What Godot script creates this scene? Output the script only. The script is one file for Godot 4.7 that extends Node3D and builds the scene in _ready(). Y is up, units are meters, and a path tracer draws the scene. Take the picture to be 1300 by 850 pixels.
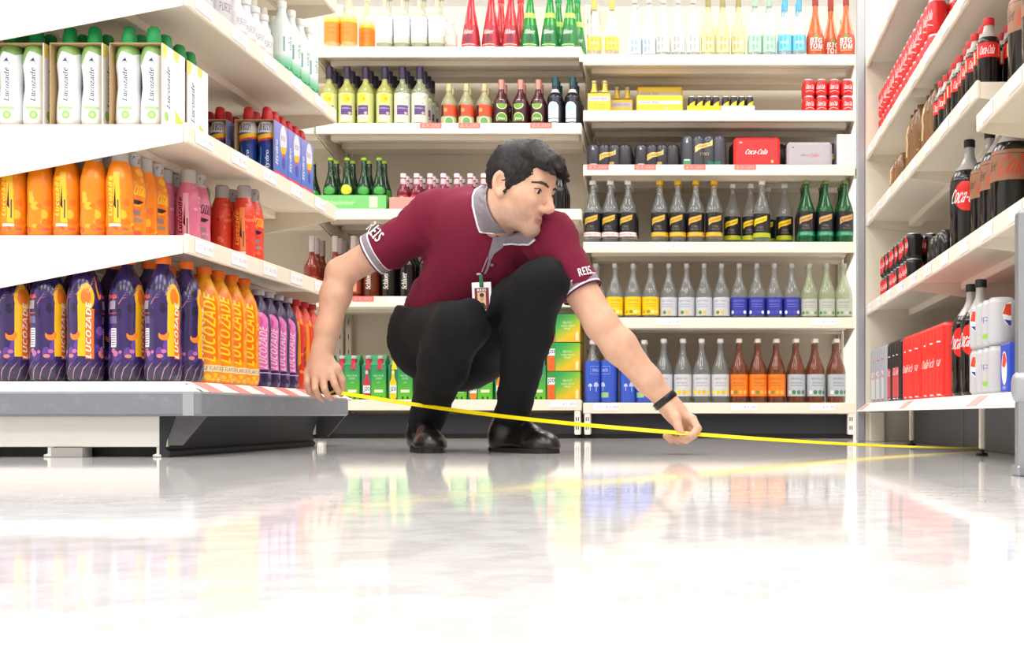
extends Node3D
# A low view across a shop floor: drink shelves on three sides and a crouching shop worker with a tape measure.
# Camera model: principal point, focal length (in pixels of the 1300 x 850 frame) and height of the lens.
const FOCAL := 1525.0
const PPX := 895.0
const PPY := 527.0
const EYE := 0.107

const DB := 5.55            # distance of the back shelves' front edge
const LX := -1.329          # front edge of the shelving on the left
const RX := 0.663           # front edge of the shelving on the right

var names := {}
var kinds := {}
var M := {}
var serif: SystemFont
var sans: SystemFont
var black_font: SystemFont


func _ready() -> void:
	setup_camera_and_light()
	setup_materials()
	build_room()
	build_shelving()
	build_kinds()
	stock_back_right()
	stock_back_left()
	stock_left()
	stock_right()
	build_person()
	build_small_things()


func setup_camera_and_light() -> void:
	var cam := Camera3D.new()
	cam.name = "camera"
	add_child(cam)
	cam.position = Vector3(0, EYE, 0)
	var near := 0.05
	cam.set_frustum(850.0 / FOCAL * near, Vector2((650.0 - PPX) / FOCAL * near, (PPY - 425.0) / FOCAL * near), near, 60.0)
	var e := Environment.new()
	e.background_mode = Environment.BG_COLOR
	e.background_color = Color(0.75, 0.76, 0.78)
	e.tonemap_mode = Environment.TONE_MAPPER_LINEAR
	e.tonemap_exposure = 0.88
	e.sdfgi_enabled = true
	e.ssao_enabled = true
	e.ssil_enabled = true
	var w := WorldEnvironment.new()
	w.name = "environment"
	w.environment = e
	add_child(w)
	# ceiling light panels: a glowing diffuser and an area light of the same size just below it
	var n := 0
	for z in [-6.3, -4.4, -2.5, -0.6, 1.3]:
		for x in [-3.6, -1.5, 0.6, 2.7]:
			n += 1
			ceiling_light(Vector3(x, 3.3, z), n)


func ceiling_light(p: Vector3, n: int) -> void:
	var row: String = ["far", "second", "third", "fourth", "near"][(n - 1) / 4]
	var col: String = ["left", "mid left", "mid right", "right"][(n - 1) % 4]
	var t := thing("ceiling_light", "white square ceiling light panel above the frame, %s row, %s column" % [row, col], "light", "ceiling lights", p)
	var frame := lit(Color(0.9, 0.9, 0.9), 0.5)
	var st := stool()
	for s in [-1.0, 1.0]:
		box_to(st, Vector3(s * 0.62, -0.02, 0), Vector3(0.04, 0.04, 1.28))
		box_to(st, Vector3(0, -0.02, s * 0.62), Vector3(1.2, 0.04, 0.04))
	part(t, "frame", done(st), frame)
	var glow := StandardMaterial3D.new()
	glow.albedo_color = Color(0.95, 0.95, 0.95)
	glow.emission_enabled = true
	glow.emission = Color(1.0, 0.99, 0.985)
	glow.emission_energy_multiplier = 1.6
	st = stool()
	box_to(st, Vector3(0, -0.012, 0), Vector3(1.2, 0.016, 1.2))
	part(t, "diffuser", done(st), glow)
	var a := AreaLight3D.new()
	a.name = "panel_glow"
	a.area_size = Vector2(1.18, 1.18)
	a.light_color = Color(1.0, 0.99, 0.985)
	a.light_energy = LAMP
	a.area_range = 30.0
	a.shadow_enabled = true
	t.add_child(a)
	a.position = Vector3(0, -0.03, 0)
	a.rotation.x = -PI / 2


const LAMP := 3.0


# ---------------------------------------------------------------- helpers
func at(px: float, py: float, d: float) -> Vector3:
	return Vector3((px - PPX) * d / FOCAL, EYE + (PPY - py) * d / FOCAL, -d)


func numbered(n: String) -> String:
	if not names.has(n):
		names[n] = 0
		return n
	names[n] += 1
	return "%s_%03d" % [n, names[n]]


func thing(called: String, label: String, category: String, group := "", pos := Vector3.ZERO, turn := 0.0) -> Node3D:
	var o := Node3D.new()
	o.name = numbered(called)
	add_child(o)
	o.position = pos
	o.rotation.y = turn
	o.set_meta("label", label)
	o.set_meta("category", category)
	if group != "":
		o.set_meta("group", group)
	return o


func part(parent: Node, called: String, mesh: Mesh, m: Material, xf := Transform3D(), label := "") -> MeshInstance3D:
	var o := MeshInstance3D.new()
	o.name = called
	o.mesh = mesh
	o.material_override = m
	o.transform = xf
	parent.add_child(o, true)
	if label != "":
		o.set_meta("label", label)
	return o


func structure(called: String, mesh: Mesh, m: Material, label: String, category: String) -> MeshInstance3D:
	var o := part(self, called, mesh, m)
	o.set_meta("kind", "structure")
	o.set_meta("label", label)
	o.set_meta("category", category)
	return o


func lit(c: Color, rough := 0.5, metal := 0.0, spec := 0.5) -> StandardMaterial3D:
	var m := StandardMaterial3D.new()
	m.albedo_color = c
	m.roughness = rough
	m.metallic = metal
	m.metallic_specular = spec
	return m


func clear(c: Color, alpha: float, rough := 0.06) -> StandardMaterial3D:
	var m := lit(c, rough)
	m.transparency = BaseMaterial3D.TRANSPARENCY_ALPHA
	m.albedo_color.a = alpha
	return m


func printed(t: Texture2D, rough := 0.4, rep := 1.0) -> StandardMaterial3D:
	var m := lit(Color.WHITE, rough)
	m.albedo_texture = t
	m.uv1_scale = Vector3(rep, 1, 1)
	m.uv1_offset = Vector3(0.5 - 0.5 * rep, 0, 0)
	return m


func rgb(r: float, g: float, b: float) -> Color:
	return Color(r / 255.0, g / 255.0, b / 255.0)


func stool() -> SurfaceTool:
	var st := SurfaceTool.new()
	st.begin(Mesh.PRIMITIVE_TRIANGLES)
	return st


func done(st: SurfaceTool) -> ArrayMesh:
	return st.commit()


# a quad given clockwise as seen from its front
func quad(st: SurfaceTool, a: Vector3, b: Vector3, c: Vector3, d: Vector3, uv := Rect2(0, 0, 1, 1)) -> void:
	var n := (c - a).cross(b - a).normalized()
	var v := [a, b, c, d]
	var u := [Vector2(uv.position.x, uv.end.y), uv.position, Vector2(uv.end.x, uv.position.y), uv.end]
	for i in [0, 1, 2, 0, 2, 3]:
		st.set_normal(n)
		st.set_uv(u[i])
		st.add_vertex(v[i])


# box with bevelled edges; texture atlas: front and back left half, sides right half, top and bottom a corner spot
func box_to(st: SurfaceTool, c: Vector3, s: Vector3, bev := 0.0) -> void:
	var h := s * 0.5
	var b := minf(bev, minf(h.x, minf(h.y, h.z)) * 0.9)
	var i := h - Vector3(b, b, b)
	var F := Rect2(0.004, 0.004, 0.492, 0.992)
	var S := Rect2(0.504, 0.004, 0.492, 0.992)
	var T := Rect2(0.01, 0.01, 0.02, 0.02)
	for g in [1.0, -1.0]:
		quad(st, c + Vector3(-i.x * g, -i.y, h.z * g), c + Vector3(-i.x * g, i.y, h.z * g), c + Vector3(i.x * g, i.y, h.z * g), c + Vector3(i.x * g, -i.y, h.z * g), F)
		quad(st, c + Vector3(h.x * g, -i.y, i.z * g), c + Vector3(h.x * g, i.y, i.z * g), c + Vector3(h.x * g, i.y, -i.z * g), c + Vector3(h.x * g, -i.y, -i.z * g), S)
		quad(st, c + Vector3(-i.x, h.y * g, i.z * g), c + Vector3(-i.x, h.y * g, -i.z * g), c + Vector3(i.x, h.y * g, -i.z * g), c + Vector3(i.x, h.y * g, i.z * g), T)
	if b <= 0.0:
		return
	for sx in [1.0, -1.0]:
		for sz in [1.0, -1.0]:
			var p := Vector3(i.x * sx, 0, h.z * sz)
			var q := Vector3(h.x * sx, 0, i.z * sz)
			var y := Vector3(0, i.y, 0)
			if sx * sz > 0:
				quad(st, c + p - y, c + p + y, c + q + y, c + q - y, T)
			else:
				quad(st, c + q - y, c + q + y, c + p + y, c + p - y, T)
		for sy in [1.0, -1.0]:
			var p2 := Vector3(i.x * sx, h.y * sy, 0)
			var q2 := Vector3(h.x * sx, i.y * sy, 0)
			var z := Vector3(0, 0, i.z)
			if sx * sy > 0:
				quad(st, c + p2 + z, c + p2 - z, c + q2 - z, c + q2 + z, T)
			else:
				quad(st, c + q2 + z, c + q2 - z, c + p2 - z, c + p2 + z, T)
	for sy2 in [1.0, -1.0]:
		for sz2 in [1.0, -1.0]:
			var p3 := Vector3(0, h.y * sy2, i.z * sz2)
			var q3 := Vector3(0, i.y * sy2, h.z * sz2)
			var x := Vector3(i.x, 0, 0)
			if sy2 * sz2 > 0:
				quad(st, c + q3 - x, c + p3 - x, c + p3 + x, c + q3 + x, T)
			else:
				quad(st, c + p3 - x, c + q3 - x, c + q3 + x, c + p3 + x, T)
			for sx2 in [1.0, -1.0]:
				var A := c + Vector3(h.x * sx2, i.y * sy2, i.z * sz2)
				var B := c + Vector3(i.x * sx2, h.y * sy2, i.z * sz2)
				var C := c + Vector3(i.x * sx2, i.y * sy2, h.z * sz2)
				if sx2 * sy2 * sz2 > 0:
					tri(st, A, B, C)
				else:
					tri(st, A, C, B)


func tri(st: SurfaceTool, a: Vector3, b: Vector3, c: Vector3) -> void:
	var n := (c - a).cross(b - a).normalized()
	for v in [a, b, c]:
		st.set_normal(n)
		st.set_uv(Vector2(0.02, 0.02))
		st.add_vertex(v)


func carton(w: float, h: float, d: float, bev := 0.003) -> ArrayMesh:
	var st := stool()
	box_to(st, Vector3(0, h * 0.5, 0), Vector3(w, h, d), bev)
	return done(st)


# extruded polygon (x, y outline, counter-clockwise) from z0 to z1
func extrude_to(st: SurfaceTool, poly: PackedVector2Array, xf: Transform3D, z0: float, z1: float) -> void:
	var idx := Geometry2D.triangulate_polygon(poly)
	for k in range(0, idx.size(), 3):
		var a := poly[idx[k]]
		var b := poly[idx[k + 1]]
		var c := poly[idx[k + 2]]
		if (b - a).cross(c - a) > 0:
			var sw := b
			b = c
			c = sw
		tri(st, xf * Vector3(a.x, a.y, z1), xf * Vector3(b.x, b.y, z1), xf * Vector3(c.x, c.y, z1))
		tri(st, xf * Vector3(a.x, a.y, z0), xf * Vector3(c.x, c.y, z0), xf * Vector3(b.x, b.y, z0))
	var n := poly.size()
	var area := 0.0
	for k in n:
		area += poly[k].cross(poly[(k + 1) % n])
	for k in n:
		var p := poly[k]
		var q := poly[(k + 1) % n]
		if area < 0:
			var sw2 := p
			p = q
			q = sw2
		quad(st, xf * Vector3(p.x, p.y, z0), xf * Vector3(p.x, p.y, z1), xf * Vector3(q.x, q.y, z1), xf * Vector3(q.x, q.y, z0))


# surface of revolution around y; profile of (radius, height) from the bottom up
func lathe_to(st: SurfaceTool, prof: Array, seg := 20, off := Vector3.ZERO, planar := Vector4.ZERO, squash := 1.0) -> void:
	var n := prof.size()
	var nr := []
	for i in n:
		var a: Vector2 = prof[maxi(i - 1, 0)]
		var b: Vector2 = prof[mini(i + 1, n - 1)]
		var t := (b - a).normalized()
		nr.append(Vector2(t.y, -t.x))
	var y0: float = prof[0].y
	var y1: float = prof[n - 1].y
	for i in n - 1:
		for s in seg:
			var q := []
			var mid_angle := TAU * (s + 0.5) / seg - PI
			for e in [[i, s], [i + 1, s], [i + 1, s + 1], [i, s + 1]]:
				var p: Vector2 = prof[e[0]]
				var th: float = TAU * e[1] / seg - PI
				var dir := Vector3(sin(th), 0, cos(th) * squash)
				var nn: Vector2 = nr[e[0]]
				var nrm := Vector3(sin(th) * nn.x, nn.y, cos(th) * nn.x).normalized()
				var pos: Vector3 = off + dir * p.x + Vector3(0, p.y, 0)
				var v: float = 1.0 - (p.y - y0) / maxf(y1 - y0, 0.0001)
				var uv := Vector2(float(e[1]) / seg, v)
				if planar.x > 0.0:
					# film print: planar over the pack, front in the left half, ends in the right half
					if absf(sin(mid_angle)) < 0.85:
						uv.x = 0.25 + 0.5 * clampf(pos.x / planar.x, -0.5, 0.5) * (1.0 if cos(mid_angle) >= 0 else -1.0)
					else:
						uv.x = 0.75 + 0.5 * clampf(pos.z / planar.y, -0.5, 0.5) * (-1.0 if sin(mid_angle) >= 0 else 1.0)
					uv.y = 1.0 - pos.y / planar.z
				q.append([pos, nrm, uv])
			for k in [0, 1, 2, 0, 2, 3]:
				st.set_normal(q[k][1])
				st.set_uv(q[k][2])
				st.add_vertex(q[k][0])


func lathe(prof: Array, seg := 20) -> ArrayMesh:
	var st := stool()
	lathe_to(st, prof, seg)
	return done(st)


# tube swept along points
func tube_to(st: SurfaceTool, pts: Array, r: float, seg := 8) -> void:
	var prev := []
	for i in pts.size():
		var t: Vector3 = (pts[mini(i + 1, pts.size() - 1)] - pts[maxi(i - 1, 0)]).normalized()
		var up := Vector3.UP if absf(t.y) < 0.9 else Vector3.RIGHT
		var s := t.cross(up).normalized()
		var u := s.cross(t)
		var ring := []
		for k in seg:
			var a := TAU * k / seg
			var d := s * cos(a) + u * sin(a)
			ring.append([pts[i] + d * r, d])
		if i > 0:
			for k in seg:
				var k2 := (k + 1) % seg
				for v in [prev[k], prev[k2], ring[k2], prev[k], ring[k2], ring[k]]:
					st.set_normal(v[1])
					st.set_uv(Vector2.ZERO)
					st.add_vertex(v[0])
		prev = ring


# profile of a bottle: foot, straight wall, shoulder that eases into the neck
func bottle_profile(h: float, r: float, rn: float, shoulder: float, neck: float, ease := 1.0) -> Array:
	var p := [Vector2(0, 0.002), Vector2(r * 0.7, 0.0), Vector2(r * 0.93, 0.003), Vector2(r, 0.012)]
	p.append(Vector2(r, shoulder * 0.5))
	for k in 8:
		var t := k / 7.0
		var e := pow(t, ease)
		var w := e * e * (3.0 - 2.0 * e)
		p.append(Vector2(lerpf(r, rn, w), lerpf(shoulder, neck, t)))
	p.append(Vector2(rn, h - 0.001))
	p.append(Vector2(0, h))
	return p


func radius_at(prof: Array, y: float) -> float:
	for i in prof.size() - 1:
		var a: Vector2 = prof[i]
		var b: Vector2 = prof[i + 1]
		if y >= a.y and y <= b.y and b.y > a.y:
			return lerpf(a.x, b.x, (y - a.y) / (b.y - a.y))
	return prof[prof.size() - 2].x


func label_band(prof: Array, y0: float, y1: float, off := 0.0007, seg := 20) -> ArrayMesh:
	var p := []
	var steps := 5 if y1 - y0 > 0.03 else 2
	for k in steps + 1:
		var y := lerpf(y0, y1, float(k) / steps)
		p.append(Vector2(radius_at(prof, y) + off, y))
	return lathe(p, seg)


func cap_mesh(r: float, y0: float, y1: float, seg := 16) -> ArrayMesh:
	var b := minf(0.002, (y1 - y0) * 0.2)
	return lathe([Vector2(r * 0.85, y0), Vector2(r, y0 + 0.0005), Vector2(r, y1 - b), Vector2(r - b, y1), Vector2(0, y1 + 0.0003)], seg)


# a kind of goods: list of [part name, mesh, material, transform, label]
func kind(key: String, called: String, category: String, parts: Array) -> void:
	kinds[key] = {"called": called, "category": category, "parts": parts}


func put(key: String, label: String, group: String, pos: Vector3, turn := 0.0, size := 1.0) -> Node3D:
	var k: Dictionary = kinds[key]
	var t := thing(k.called, label, k.category, group, pos, turn)
	var by := {}
	for p in k.parts:
		var xf: Transform3D = p[3] if p.size() > 3 else Transform3D()
		if size != 1.0:
			xf = Transform3D(Basis.from_scale(Vector3.ONE * size), Vector3.ZERO) * xf
		var host: Node = t
		if p.size() > 4 and by.has(p[4]):
			host = by[p[4]]
			xf = host.transform.affine_inverse() * xf
		var o := part(host, p[0], p[1], p[2], xf)
		if not by.has(p[0]):
			by[p[0]] = o
		elif host == t:
			by[p[0]] = o
	return t


func nth(i: int, n: int) -> String:
	if n == 1:
		return ""
	if i == 0:
		return "leftmost of its kind"
	if i == n - 1:
		return "rightmost of its kind"
	return "%s from the left" % ["", "second", "third", "fourth", "fifth", "sixth", "seventh", "eighth"][i]


func nearest(i: int, n: int) -> String:
	if n == 1:
		return ""
	if i == 0:
		return "nearest of its row"
	if i == n - 1:
		return "farthest of its row"
	return "%s nearest in its row" % ["", "second", "third", "fourth", "fifth", "sixth", "seventh", "eighth", "ninth", "tenth", "eleventh"][i]


# ---------------------------------------------------------------- painting of printed matter
class Painter:
	var im: Image
	var w: int
	var h: int
	var host: Node3D

	func _init(who: Node3D, ww: int, hh: int, bg: Color) -> void:
		host = who
		w = ww
		h = hh
		im = Image.create_empty(w, h, false, Image.FORMAT_RGBA8)
		im.fill(bg)

	func r(x0: float, y0: float, x1: float, y1: float, c: Color) -> Painter:
		im.fill_rect(Rect2i(roundi(x0 * w), roundi(y0 * h), maxi(1, roundi((x1 - x0) * w)), maxi(1, roundi((y1 - y0) * h))), c)
		return self

	func p(pts: Array, c: Color) -> Painter:
		var lo := 1e9
		var hi := -1e9
		for q in pts:
			lo = minf(lo, q.y * h)
			hi = maxf(hi, q.y * h)
		for y in range(maxi(0, floori(lo)), mini(h, ceili(hi) + 1)):
			var yy := y + 0.5
			var xs := []
			for i in pts.size():
				var a: Vector2 = pts[i] * Vector2(w, h)
				var b: Vector2 = pts[(i + 1) % pts.size()] * Vector2(w, h)
				if (a.y <= yy) != (b.y <= yy):
					xs.append(a.x + (b.x - a.x) * (yy - a.y) / (b.y - a.y))
			xs.sort()
			for k in range(0, xs.size() - 1, 2):
				var x0 := clampi(roundi(xs[k]), 0, w)
				var x1 := clampi(roundi(xs[k + 1]), 0, w)
				if x1 > x0:
					im.fill_rect(Rect2i(x0, y, x1 - x0, 1), c)
		return self

	func e(cx: float, cy: float, rx: float, ry: float, c: Color) -> Painter:
		var pts := []
		for k in 28:
			pts.append(Vector2(cx + rx * cos(TAU * k / 28), cy + ry * sin(TAU * k / 28)))
		return p(pts, c)

	# lettering; size is a fraction of the height (of the width when turned), fit the greatest length
	func t(s: String, cx: float, cy: float, size: float, c: Color, fit := 0.0, turn := 0.0, slant := 0.0, kindf := 0) -> Painter:
		var tm := TextMesh.new()
		tm.text = s
		tm.font = [host.sans, host.serif, host.black_font][kindf]
		tm.font_size = 32
		tm.pixel_size = 0.01
		tm.depth = 0.0
		tm.curve_step = 2.0
		var arr := tm.get_mesh_arrays()
		var vs: PackedVector3Array = arr[Mesh.ARRAY_VERTEX]
		var ix: PackedInt32Array = arr[Mesh.ARRAY_INDEX] if arr[Mesh.ARRAY_INDEX] != null else PackedInt32Array()
		if vs.is_empty():
			return self
		var lo := Vector2(1e9, 1e9)
		var hi := -lo
		for v in vs:
			lo = lo.min(Vector2(v.x, v.y))
			hi = hi.max(Vector2(v.x, v.y))
		var mid := (lo + hi) * 0.5
		var ext := hi - lo
		var px := size * (h if absf(turn) < 0.8 else w)
		var sy := px / maxf(ext.y, 0.001)
		var sx := sy
		if fit > 0.0:
			sx = fit * (w if absf(turn) < 0.8 else h) / maxf(ext.x, 0.001)
		var pts := PackedVector2Array()
		for v in vs:
			var q := Vector2((v.x - mid.x) * sx, -(v.y - mid.y) * sy)
			q.x -= q.y * slant
			q = q.rotated(turn)
			pts.append(Vector2(cx + q.x / w, cy + q.y / h))
		if ix.is_empty():
			for i in range(0, pts.size() - 2, 3):
				p([pts[i], pts[i + 1], pts[i + 2]], c)
		else:
			for i in range(0, ix.size() - 2, 3):
				p([pts[ix[i]], pts[ix[i + 1]], pts[ix[i + 2]]], c)
		return self

	# soft blend between two colours along a line, as printed on the pack
	func g(x0: float, y0: float, x1: float, y1: float, a: Color, b: Color, across := false) -> Painter:
		var n := 24
		for k in n:
			var f := k / float(n)
			var f2 := (k + 1) / float(n)
			if across:
				r(lerpf(x0, x1, f), y0, lerpf(x0, x1, f2), y1, a.lerp(b, f))
			else:
				r(x0, lerpf(y0, y1, f), x1, lerpf(y0, y1, f2), a.lerp(b, f))
		return self

	func specks(x0: float, y0: float, x1: float, y1: float, n: int, sz: float, cs: Array, sd: int) -> Painter:
		var rng := RandomNumberGenerator.new()
		rng.seed = sd
		for k in n:
			var x := rng.randf_range(x0, x1)
			var y := rng.randf_range(y0, y1)
			var s := rng.randf_range(0.4, 1.0) * sz
			e(x, y, s, s * rng.randf_range(0.5, 1.4), cs[rng.randi() % cs.size()])
		return self

	func tex() -> ImageTexture:
		return ImageTexture.create_from_image(im)


func paint(w: int, h: int, bg: Color) -> Painter:
	return Painter.new(self, w, h, bg)


# ---------------------------------------------------------------- materials, room and shelving
func setup_materials() -> void:
	sans = SystemFont.new()
	sans.font_names = PackedStringArray(["Droid Sans"])
	serif = SystemFont.new()
	serif.font_names = PackedStringArray(["Droid Serif"])
	serif.font_weight = 700
	serif.font_italic = true
	black_font = SystemFont.new()
	black_font.font_names = PackedStringArray(["Droid Sans"])
	black_font.font_weight = 800
	M.shelf = lit(rgb(240, 231, 213), 0.42)
	M.white = lit(rgb(246, 243, 236), 0.4)
	M.panel = lit(rgb(218, 208, 191), 0.55)
	M.kick = lit(rgb(60, 61, 65), 0.5, 0.0, 0.25)
	M.dark_steel = lit(rgb(92, 94, 100), 0.36, 0.3)
	M.black = lit(rgb(14, 14, 16), 0.5)
	M.steel = lit(rgb(150, 153, 160), 0.28, 0.55)
	M.brushed = lit(rgb(168, 170, 176), 0.38, 0.35)
	M.bumper = scuffed(rgb(126, 130, 138), rgb(130, 133, 141), 0.38)
	M.clear = clear(rgb(235, 238, 240), 0.18)
	var nz := FastNoiseLite.new()
	nz.seed = 4
	nz.noise_type = FastNoiseLite.TYPE_SIMPLEX
	nz.frequency = 0.02
	nz.fractal_octaves = 5
	nz.fractal_gain = 0.6
	nz.domain_warp_enabled = true
	nz.domain_warp_amplitude = 24.0
	var ramp := Gradient.new()
	ramp.offsets = PackedFloat32Array([0.0, 0.35, 0.5, 0.68, 1.0])
	ramp.colors = PackedColorArray([rgb(204, 202, 201), rgb(214, 212, 211), rgb(221, 219, 218), rgb(226, 224, 223), rgb(231, 229, 228)])
	var nt := NoiseTexture2D.new()
	nt.width = 1024
	nt.height = 1024
	nt.seamless = true
	nt.noise = nz
	nt.color_ramp = ramp
	var f := lit(Color.WHITE, 0.06, 0.0, 0.4)
	f.albedo_texture = nt
	f.uv1_triplanar = true
	f.uv1_world_triplanar = true
	f.uv1_scale = Vector3(0.55, 0.55, 0.55)
	M.floor = f


func scuffed(a: Color, b: Color, rough: float) -> StandardMaterial3D:
	var nz := FastNoiseLite.new()
	nz.seed = 9
	nz.frequency = 0.02
	nz.fractal_octaves = 4
	var g := Gradient.new()
	g.offsets = PackedFloat32Array([0.0, 0.62, 0.72, 1.0])
	g.colors = PackedColorArray([a.darkened(0.02), a, b, b.lightened(0.08)])
	var nt := NoiseTexture2D.new()
	nt.width = 512
	nt.height = 256
	nt.seamless = true
	nt.noise = nz
	nt.color_ramp = g
	var m := lit(Color.WHITE, rough)
	m.albedo_texture = nt
	m.uv1_triplanar = true
	m.uv1_scale = Vector3(1.5, 5.0, 1.5)
	return m


func slab(c: Vector3, s: Vector3) -> ArrayMesh:
	var st := stool()
	box_to(st, c, s)
	return done(st)


func build_room() -> void:
	structure("floor", slab(Vector3(-0.4, -0.05, -1.5), Vector3(10.4, 0.1, 14.0)), M.floor, "polished pale grey mottled shop floor", "floor")
	var wall := lit(rgb(236, 233, 226), 0.8)
	structure("ceiling", slab(Vector3(-0.4, 3.37, -1.5), Vector3(10.4, 0.1, 14.0)), lit(rgb(240, 240, 238), 0.9), "white shop ceiling above the frame", "ceiling")
	structure("wall_back", slab(Vector3(-0.4, 1.66, -8.4), Vector3(10.4, 3.32, 0.2)), wall, "white wall behind the far shelves", "wall")
	structure("wall_front", slab(Vector3(-0.4, 1.66, 5.4), Vector3(10.4, 3.32, 0.2)), wall, "white wall behind the camera", "wall")
	structure("wall_left", slab(Vector3(-5.5, 1.66, -1.5), Vector3(0.2, 3.32, 13.6)), wall, "white wall far to the left", "wall")
	structure("wall_right", slab(Vector3(4.7, 1.66, -1.5), Vector3(0.2, 3.32, 13.6)), wall, "white wall far to the right", "wall")


# one shelf: deck, front lip, folded stiffener below; its brackets and tickets are its children
func shelf_part(t: Node3D, w: float, y: float, depth: float, lip: float, drop: float, ends := [true, true]) -> MeshInstance3D:
	var st := stool()
	box_to(st, Vector3(0, y - 0.009, -depth * 0.5), Vector3(w - 0.006, 0.018, depth - 0.004), 0.001)
	box_to(st, Vector3(0, y - lip * 0.5 + 0.004, -0.004), Vector3(w - 0.002, lip, 0.012), 0.003)
	box_to(st, Vector3(0, y - 0.03, -depth * 0.38), Vector3(w - 0.05, 0.026, 0.05), 0.003)
	box_to(st, Vector3(0, y - 0.03, -depth * 0.86), Vector3(w - 0.05, 0.03, 0.12), 0.003)
	var s := part(t, "shelf", done(st), M.shelf)
	for e in 2:
		if not ends[e]:
			continue
		var g := -1.0 if e == 0 else 1.0
		var b := stool()
		var poly := PackedVector2Array([Vector2(-0.010, y - 0.001), Vector2(-depth, y - 0.001), Vector2(-depth, y - lip - drop), Vector2(-depth + 0.03, y - lip - drop), Vector2(-0.010, y - lip + 0.004)])
		# the outline is drawn in (depth, height); turn it so that it stands across the shelf's end
		var xf := Transform3D(Basis(Vector3(0, 0, 1), Vector3(0, 1, 0), Vector3(-1, 0, 0)), Vector3(g * (w * 0.5 - 0.002), 0, 0))
		extrude_to(b, poly, xf, -0.002, 0.002)
		part(s, "bracket", done(b), M.shelf)
	return s


func ticket(s: MeshInstance3D, x: float, y: float, wd: float, ht: float, m: Material, tilt := 0.0, z := 0.0035) -> void:
	var xf := Transform3D(Basis(Vector3.RIGHT, tilt), Vector3(x, y, z))
	var st := stool()
	box_to(st, Vector3.ZERO, Vector3(wd, ht, 0.001))
	part(s, "price_ticket", done(st), m, xf)


func upright(t: Node3D, x: float, z: float, h: float) -> void:
	var st := stool()
	box_to(st, Vector3(x, h * 0.5, z), Vector3(0.03, h, 0.04), 0.003)
	var u := part(t, "upright", done(st), M.panel)
	st = stool()
	var y := 0.2
	while y < h - 0.05:
		box_to(st, Vector3(x, y, z + 0.0202), Vector3(0.004, 0.024, 0.001))
		y += 0.075
	part(u, "slot_column", done(st), lit(rgb(96, 88, 80), 0.7)).set_meta("kind", "stuff")


func build_shelving() -> void:
	var price := []
	for s in ["1.89", "2.00", "1.75"]:
		price.append(printed(paint(256, 64, rgb(250, 249, 250)).t("£" + s, 0.36, 0.5, 0.3, rgb(150, 148, 168)).r(0.05, 0.36, 0.2, 0.42, rgb(212, 206, 228)).r(0.05, 0.54, 0.17, 0.6, rgb(214, 208, 228)).tex(), 0.35))
	var red := printed(paint(128, 32, rgb(238, 120, 112)).t("£1.00", 0.25, 0.5, 0.5, rgb(246, 176, 170)).tex(), 0.35)
	M.price = price
	M.red_ticket = red
	# --- back shelving, three bays side by side
	back_bay("tall cream shelving bay at the back right, holding mixers and tonic", -0.564 + 0.6295, 1.259, [1.770, 1.512, 1.261, 0.904, 0.555, 0.1616],
		[[], [], [759, 819, 882, 946], [], [], []], [[752, 812], [768, 835, 905], [], [765, 855, 990], [850, 1045], [770, 945, 1045]])
	back_bay("tall cream shelving bay at the back, behind the crouching man", -0.570 - 0.615, 1.23, [1.806, 1.453, 1.057, 0.653, 0.176],
		[[], [547, 596, 687], [], [461], []], [[420, 460, 500, 540, 610, 690], [460, 505], [430, 520], [420, 510], [715]])
	back_bay("cream shelving bay mostly hidden behind the left shelf end", -1.808 - 0.615, 1.23, [1.806, 1.453, 1.057, 0.653, 0.176], [[], [], [], [], []], [[], [], [], [], []])
	left_gondola()
	right_gondola()


func back_bay(label: String, cx: float, w: float, ys: Array, reds: Array, prices: Array) -> void:
	var t := thing("shelving_bay", label, "shelving", "back shelving bays", Vector3(cx, 0, -DB))
	var dp := 0.47
	part(t, "back_panel", slab(Vector3(0, 1.08, -dp - 0.03), Vector3(w, 2.16, 0.02)), M.panel)
	for g in [-1.0, 1.0]:
		upright(t, g * (w * 0.5 - 0.017), -dp + 0.012 - 0.02, 2.16)
	for i in ys.size():
		var y: float = ys[i]
		var base := i == ys.size() - 1
		var s := shelf_part(t, w, y, dp - 0.03, 0.05, 0.0 if base else 0.06)
		for px in reds[i]:
			ticket(s, (px - PPX) * DB / FOCAL - cx, y - 0.008, 0.1, 0.024, M.red_ticket)
		var k := 0
		for px in prices[i]:
			ticket(s, (px - PPX) * DB / FOCAL - cx, y - 0.016, 0.12, 0.03, M.price[k % 3])
			k += 1
		if base:
			var st := stool()
			box_to(st, Vector3(0, 0.065, -0.07), Vector3(w - 0.004, 0.094, 0.016), 0.003)
			part(t, "kick_plate", done(st), M.kick)
			st = stool()
			box_to(st, Vector3(0, 0.009, -0.076), Vector3(w - 0.004, 0.018, 0.016))
			part(t, "kick_seal", done(st), M.black)
			for g in [-1.0, 1.0]:
				st = stool()
				box_to(st, Vector3(g * (w * 0.5 - 0.02), 0.075, -0.03), Vector3(0.028, 0.115, 0.055), 0.004)
				var leg := part(t, "base_leg", done(st), M.white)
				st = stool()
				for yy in [0.05, 0.09]:
					for sx in [-0.005, 0.005]:
						box_to(st, Vector3(g * (w * 0.5 - 0.02) + sx, yy, -0.002), Vector3(0.004, 0.018, 0.001))
				part(leg, "leg_slots", done(st), M.black).set_meta("kind", "stuff")
				st = stool()
				lathe_to(st, [Vector2(0, 0), Vector2(0.012, 0.0), Vector2(0.012, 0.006), Vector2(0.005, 0.008), Vector2(0.005, 0.03), Vector2(0, 0.03)], 10, Vector3(g * (w * 0.5 - 0.02), 0, -0.03))
				part(leg, "foot", done(st), M.black)


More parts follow.
